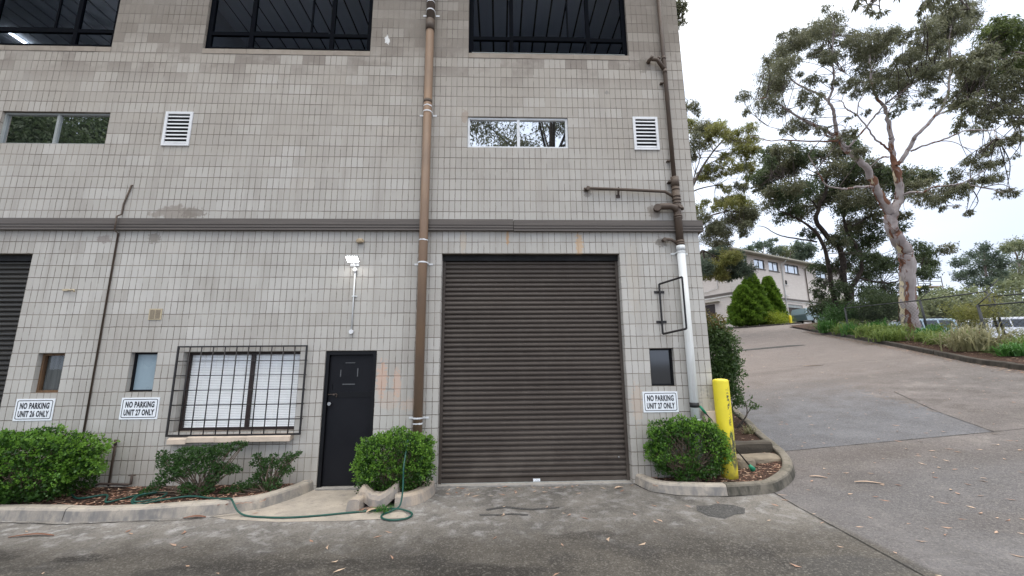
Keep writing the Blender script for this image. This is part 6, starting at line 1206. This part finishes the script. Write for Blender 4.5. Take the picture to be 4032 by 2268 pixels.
# white people mover at the right edge, facing right
prof = [(-2.35,.32),(-2.38,.95),(-2.3,1.0),(1.75,1.0),(2.25,.86),(2.4,.6),(2.38,.3)]
green = [(-2.28,.985),(-2.12,1.45),(-1.75,1.62),(.35,1.63),(1.0,1.45),(1.8,.985)]
wins = [[(-2.02,1.05),(-1.85,1.42),(-1.0,1.5),(-1.0,1.05)],[(-.92,1.05),(-.92,1.5),(.02,1.5),(.02,1.05)],[(.12,1.05),(.12,1.5),(.45,1.5),(1.05,1.2),(1.2,1.05)]]
t, loc = vehicle('parked_car', 'white parked car behind the chain link fence at the right edge', 30.9,16.0,2.55,R(-8), prof, green, [(1.5,.33),(-1.45,.33)], 1.8, M['car_white'], wins)
[ (ch.data.materials.clear(), ch.data.materials.append(M['wagonglass'])) for ch in t.children if ch.name.startswith('window')]
loc(MB().box(.95,1.15,-1.08,-.90,1.05,1.2).build('mirror', M['car_white'], bevel=.03)); loc(MB().box(-2.40,-2.36,-.8,-.45,.72,.95).build('tail_light', M['red']))
# pale blue wagon with roof rack
prof = [(-2.2,.36),(-2.24,1.02),(-2.2,1.08),(1.2,1.08),(2.1,1.0),(2.25,.7),(2.22,.36)]
green = [(-2.18,1.06),(-2.1,1.58),(-1.95,1.66),(.2,1.66),(.9,1.08)]
wins = [[(-2.0,1.14),(-1.95,1.54),(-1.2,1.56),(-1.2,1.14)],[(-1.1,1.14),(-1.1,1.56),(-.35,1.56),(-.35,1.14)],[(-.27,1.14),(-.27,1.56),(.15,1.54),(.62,1.14)]]
t, loc = vehicle('parked_car', 'pale blue wagon with roof rack behind the fence and the gum trunk', 25.6,17.2,2.55,R(173), prof, green, [(1.35,.36),(-1.35,.36)], 1.8, M['car_blue'], wins)
for ch in t.children:
    if ch.name.startswith('window'): ch.data.materials.clear(); ch.data.materials.append(M['wagonglass'])
g = MB()
for yy in (-.68,.68): g.tube([(-1.9,yy,1.74),(.0,yy,1.74)],.018,6)
for xx in (-1.7,-.2): g.box(xx-.03,xx+.03,-.72,.72,1.73,1.76); g.box(xx-.02,xx+.02,-.70,-.67,1.62,1.73); g.box(xx-.02,xx+.02,.67,.70,1.62,1.73)
loc(g.build('roof_rack', M['rubber']))
# teal grey ute with canopy by the far roller door
prof = [(-2.45,.42),(-2.5,.98),(-2.4,1.02),(1.4,1.02),(2.3,.95),(2.45,.7),(2.42,.42)]
green = [(-2.4,1.05),(-2.3,1.62),(-.2,1.66),(.7,1.66),(1.35,1.05)]
wins = [[(-2.2,1.14),(-2.14,1.5),(-1.3,1.53),(-1.3,1.14)],[(-1.25,1.14),(-1.25,1.53),(-.42,1.56),(-.36,1.14)],[(-.15,1.12),(-.1,1.56),(.62,1.56),(1.05,1.12)]]
t, loc = vehicle('parked_ute', 'teal grey ute with pale canopy parked at the far building', 32.9,33.0,5.27,R(14), prof, green, [(1.5,.36),(-1.35,.36)], 1.78, M['car_grey'], wins, 'ute')
for ch in t.children:
    if ch.name.startswith('cabin'): ch.data.materials.clear(); ch.data.materials.append(M['car_blue'])
loc(MB().tube([(-1.35+.44*math.cos(a), -.90, .36+.46*math.sin(a)) for a in np.linspace(.1,math.pi-.1,12)],.03,6).build('wheel_arch', M['car_blue']))

# ------------------------------------------------------------------ far building
CX, CY = 24.82, 33.69; ang = math.atan2(6.5, 13.3)
F = thing('far_building', (CX, CY, 5.25), 'similar grey block building up the drive with pale windows and brown band', 'building', None, ang)
def fl(o): o.parent = F; return o
# local frame: x along the right-hand face, y into the building, z from the yard level (5.25)
def fwall():
    Z = 8.15; hs = [(.0+.6,3.2,6.6,7.6),(4.5,6.38,6.6,7.65),(7.2,9.05,6.6,7.68),(10.4,13.2,6.68,7.72),(17.0,19.5,6.7,7.7),(10.0,13.0,0,2.95),(16.2,19.2,0,2.95)]
    mb = MB(); xs = sorted(set([0,24]+[h[0] for h in hs]+[h[1] for h in hs])); zs = sorted(set([-.5,Z]+[h[2] for h in hs]+[h[3] for h in hs]))
    for i in range(len(xs)-1):
        for j in range(len(zs)-1):
            cx_, cz_ = (xs[i]+xs[i+1])/2, (zs[j]+zs[j+1])/2
            if any(h[0] < cx_ < h[1] and h[2] < cz_ < h[3] for h in hs): continue
            mb.quad((xs[i],0,zs[j]),(xs[i+1],0,zs[j]),(xs[i+1],0,zs[j+1]),(xs[i],0,zs[j+1]))
    for a, b, c, d in hs:
        mb.quad((a,0,c),(a,.2,c),(a,.2,d),(a,0,d)); mb.quad((b,0,c),(b,0,d),(b,.2,d),(b,.2,c)); mb.quad((a,0,d),(a,.2,d),(b,.2,d),(b,0,d)); mb.quad((a,0,c),(b,0,c),(b,.2,c),(a,.2,c))
    mb.quad((0,0,-.5),(0,12,-.5),(0,12,Z),(0,0,Z)); mb.quad((24,0,-.5),(24,0,Z),(24,12,Z),(24,12,-.5)); mb.quad((0,12,-.5),(24,12,-.5),(24,12,Z),(0,12,Z))
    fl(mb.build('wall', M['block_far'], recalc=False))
    for k, (a, b, c, d) in enumerate(hs[:5]):
        n = (2,1,1,2,1)[k]; g = MB(); t_ = .06
        g.box(a,a+t_,.06,.12,c,d); g.box(b-t_,b,.06,.12,c,d); g.box(a+t_,b-t_,.06,.12,c,c+t_); g.box(a+t_,b-t_,.06,.12,d-t_,d)
        for m in ([.25,.75] if k == 3 else [.5] if n == 1 else [.68]): xm = a+(b-a)*m; g.box(xm-.035,xm+.035,.062,.118,c+t_,d-t_)
        wf = fl(g.build('window', M['brown_frame'])); p_ = MB().quad((a,.1,c),(b,.1,c),(b,.1,d),(a,.1,d)).build('pane', M['glass_far'], recalc=False); p_.parent = wf
        s_ = MB().box(a-.1,b+.1,-.08,.05,c-.1,c-.004).build('sill', M['band']); s_.parent = wf
    for a, b, c, d in hs[5:]:
        pr = []; z = 0
        while z < d: pr += [(.16,z),(.14,z+.02),(.14,z+.08)]; z += .1
        pr += [(.16,z),(.2,z),(.2,0)]; mb = MB().prism([(q[0], q[1]) for q in pr], 'x', a+.01, b-.01); D_ = fl(mb.build('roller_door', M['roller']))
        hd = MB().box(a+.02,b-.02,.08,.137,d-.35,d-.02).build('roller_header', M['alu_grey']); hd.parent = D_
    fl(MB().box(-.06,24,-.06,-.003,3.35,3.6).build('floor_band', M['band'])); fl(MB().box(-.06,-.003,0,12,3.35,3.6).build('floor_band', M['band']))
    rf = MB(); rf.add([(-.8,-.8,8.05),(24.8,-.8,8.05),(24.8,6,8.75),(-.8,6,8.75),(24.8,12.8,8.05),(-.8,12.8,8.05)],[(0,1,2,3),(3,2,4,5)]); rf.add([(-.8,-.8,8.05),(-.8,6,8.75),(-.8,12.8,8.05),(24.8,-.8,8.05),(24.8,6,8.75),(24.8,12.8,8.05)],[(0,2,1),(3,4,5)])
    rf.box(-.8,24.8,-.8,12.8,7.98,8.04); rf.box(-.86,24.86,-.88,-.803,7.93,8.09); fl(rf.build('roof', M['roof']))
    for x_, mat in ((9.55,M['pvc']),(14.45,M['pipe_dark'])):
        fl(MB().tube([(x_,-.7,7.95),(x_,-.5,7.7),(x_,-.1,7.5),(x_,-.1,0)],.055,8).build('downpipe', mat))
    fl(MB().tube([(9.6,-.1,3.28),(24,-.1,3.28)],.04,6).tube([(-.1,12,3.2),(-.1,-.1,3.2),(1.5,-.1,2.9)],.05,6).tube([(9.6,-.1,5.15),(10.6,-.1,5.15)],.035,6).tube([(9.6,-.1,3.9),(10.3,-.1,3.9)],.035,6).tube([(-.1,1.4,7.4),(-.1,1.4,4.2),(-.1,3.4,3.95)],.035,6).build('water_pipe', M['pvc']))
    fl(MB().box(10.03,10.4,-.02,-.003,5.15,5.7).build('wall_vent', M['dark']))
    fl(MB().box(-.03,-.003,2.0,3.2,.0,2.6).build('side_door', M['brown_frame'])); fl(MB().box(-.5,-.003,1.4,3.4,2.75,2.85).build('door_canopy', M['roof']))
M['glass_far'] = glassmat('far window glass', (.2,.2,.2), .38, .05, (.36,.41,.45))
fwall()
# coloured notice by the far roller door (its lettering is too small to read in the photo)
o1 = MB().box(13.2,14.4,-.03,-.004,1.65,2.35).box(13.3,14.35,-.025,-.004,1.0,1.55)
t = thing('notice_board', (CX, CY, 5.25), 'white notice with red lines beside the far roller door', 'sign', None, ang)
o = o1.build('sign_plate', M['sign_w']); o.parent = t
g = MB(); 
for a, b, z in ((13.3,14.3,2.1),(13.42,14.2,1.85)):
    x_ = a; rr = random.Random(int(z*100))
    while x_ < b: w_ = rr.uniform(.04,.1); g.box(x_,x_+w_,-.036,-.031,z,z+.1); x_ += w_+.03
o = g.build('red_lines', M['red']); o.parent = t
# scaffold tower beyond the trees
t = thing('scaffold', (44.0,28.0,2.6), 'distant scaffold platform with yellow boards right of the pale gum trunk', 'scaffold')
SB = SCAF
x0_, y0_, z0_ = SB
g = MB()
for dx, dy in ((0,0),(3.2,0),(0,1.4),(3.2,1.4)): g.tube([(x0_+dx,y0_+dy,2.5),(x0_+dx,y0_+dy,z0_+1.3)],.05,6)
for z in (z0_, z0_+.6, z0_+1.1, z0_-2): g.tube([(x0_,y0_,z),(x0_+3.2,y0_,z)],.04,6); g.tube([(x0_,y0_+1.4,z),(x0_+3.2,y0_+1.4,z)],.04,6)
g.tube([(x0_,y0_,z0_-2),(x0_+3.2,y0_,z0_)],.04,6); g.build('scaffold_tube', M['fence'], t); MB().box(x0_-.3,x0_+3.4,y0_-.1,y0_+1.5,z0_-.08,z0_).build('platform', M['cream'], t); MB().box(x0_-.3,x0_+.9,y0_-.14,y0_-.11,z0_-.3,z0_-.09).build('toe_board', M['yellow'], t)

# ------------------------------------------------------------------ trees across the yard behind the camera (mirrored in the windows)
def backtree(name, x, y, h, r, label, seed, dens, lm, nl=16, k=6, cr=(1.0,1.7)):
    rr = random.Random(seed); limbs = []; cl_ = []
    limbs.append([(x,y,-.1,.3),(x+.2,y,h*.3,.25),(x-.2,y+.2,h*.55,.18),(x,y,h*.85,.06)])
    for i in range(nl):
        a = rr.uniform(0,6.28); z0 = h*rr.uniform(.35,.75); e = (x+math.cos(a)*r*rr.uniform(.3,.95), y+math.sin(a)*r*.7, min(h, z0+h*rr.uniform(.12,.3))); m_ = ((x+e[0])/2, (y+e[1])/2, z0+(e[2]-z0)*.4)
        limbs.append([(x,y,z0,.11),m_+(.07,),e+(.03,)])
        for _ in range(k): cl_.append((e[0]+rr.uniform(-1,1)*r*.3, e[1]+rr.uniform(-1,1)*r*.3, e[2]+rr.uniform(-.8,1.2), rr.uniform(*cr)))
    tree(name, (x,y,0), label, 'tree', limbs, cl_, lm, M['darkbark'], dens, .24, .08, seed, .6, twigs=True, tw=12)
backtree('gum_tree', 4.2,-15.5, 20, 4.6, 'open crowned gum across the yard, mirrored in the white sliding window', 901, 34, M['lf_gum'], 14, 4, (.8,1.3))
backtree('dark_tree', -20.5,-12.0, 18, 5.5, 'dense tree across the yard, mirrored in the grey sliding window', 902, 34, M['lf_dark'], 20, 6)
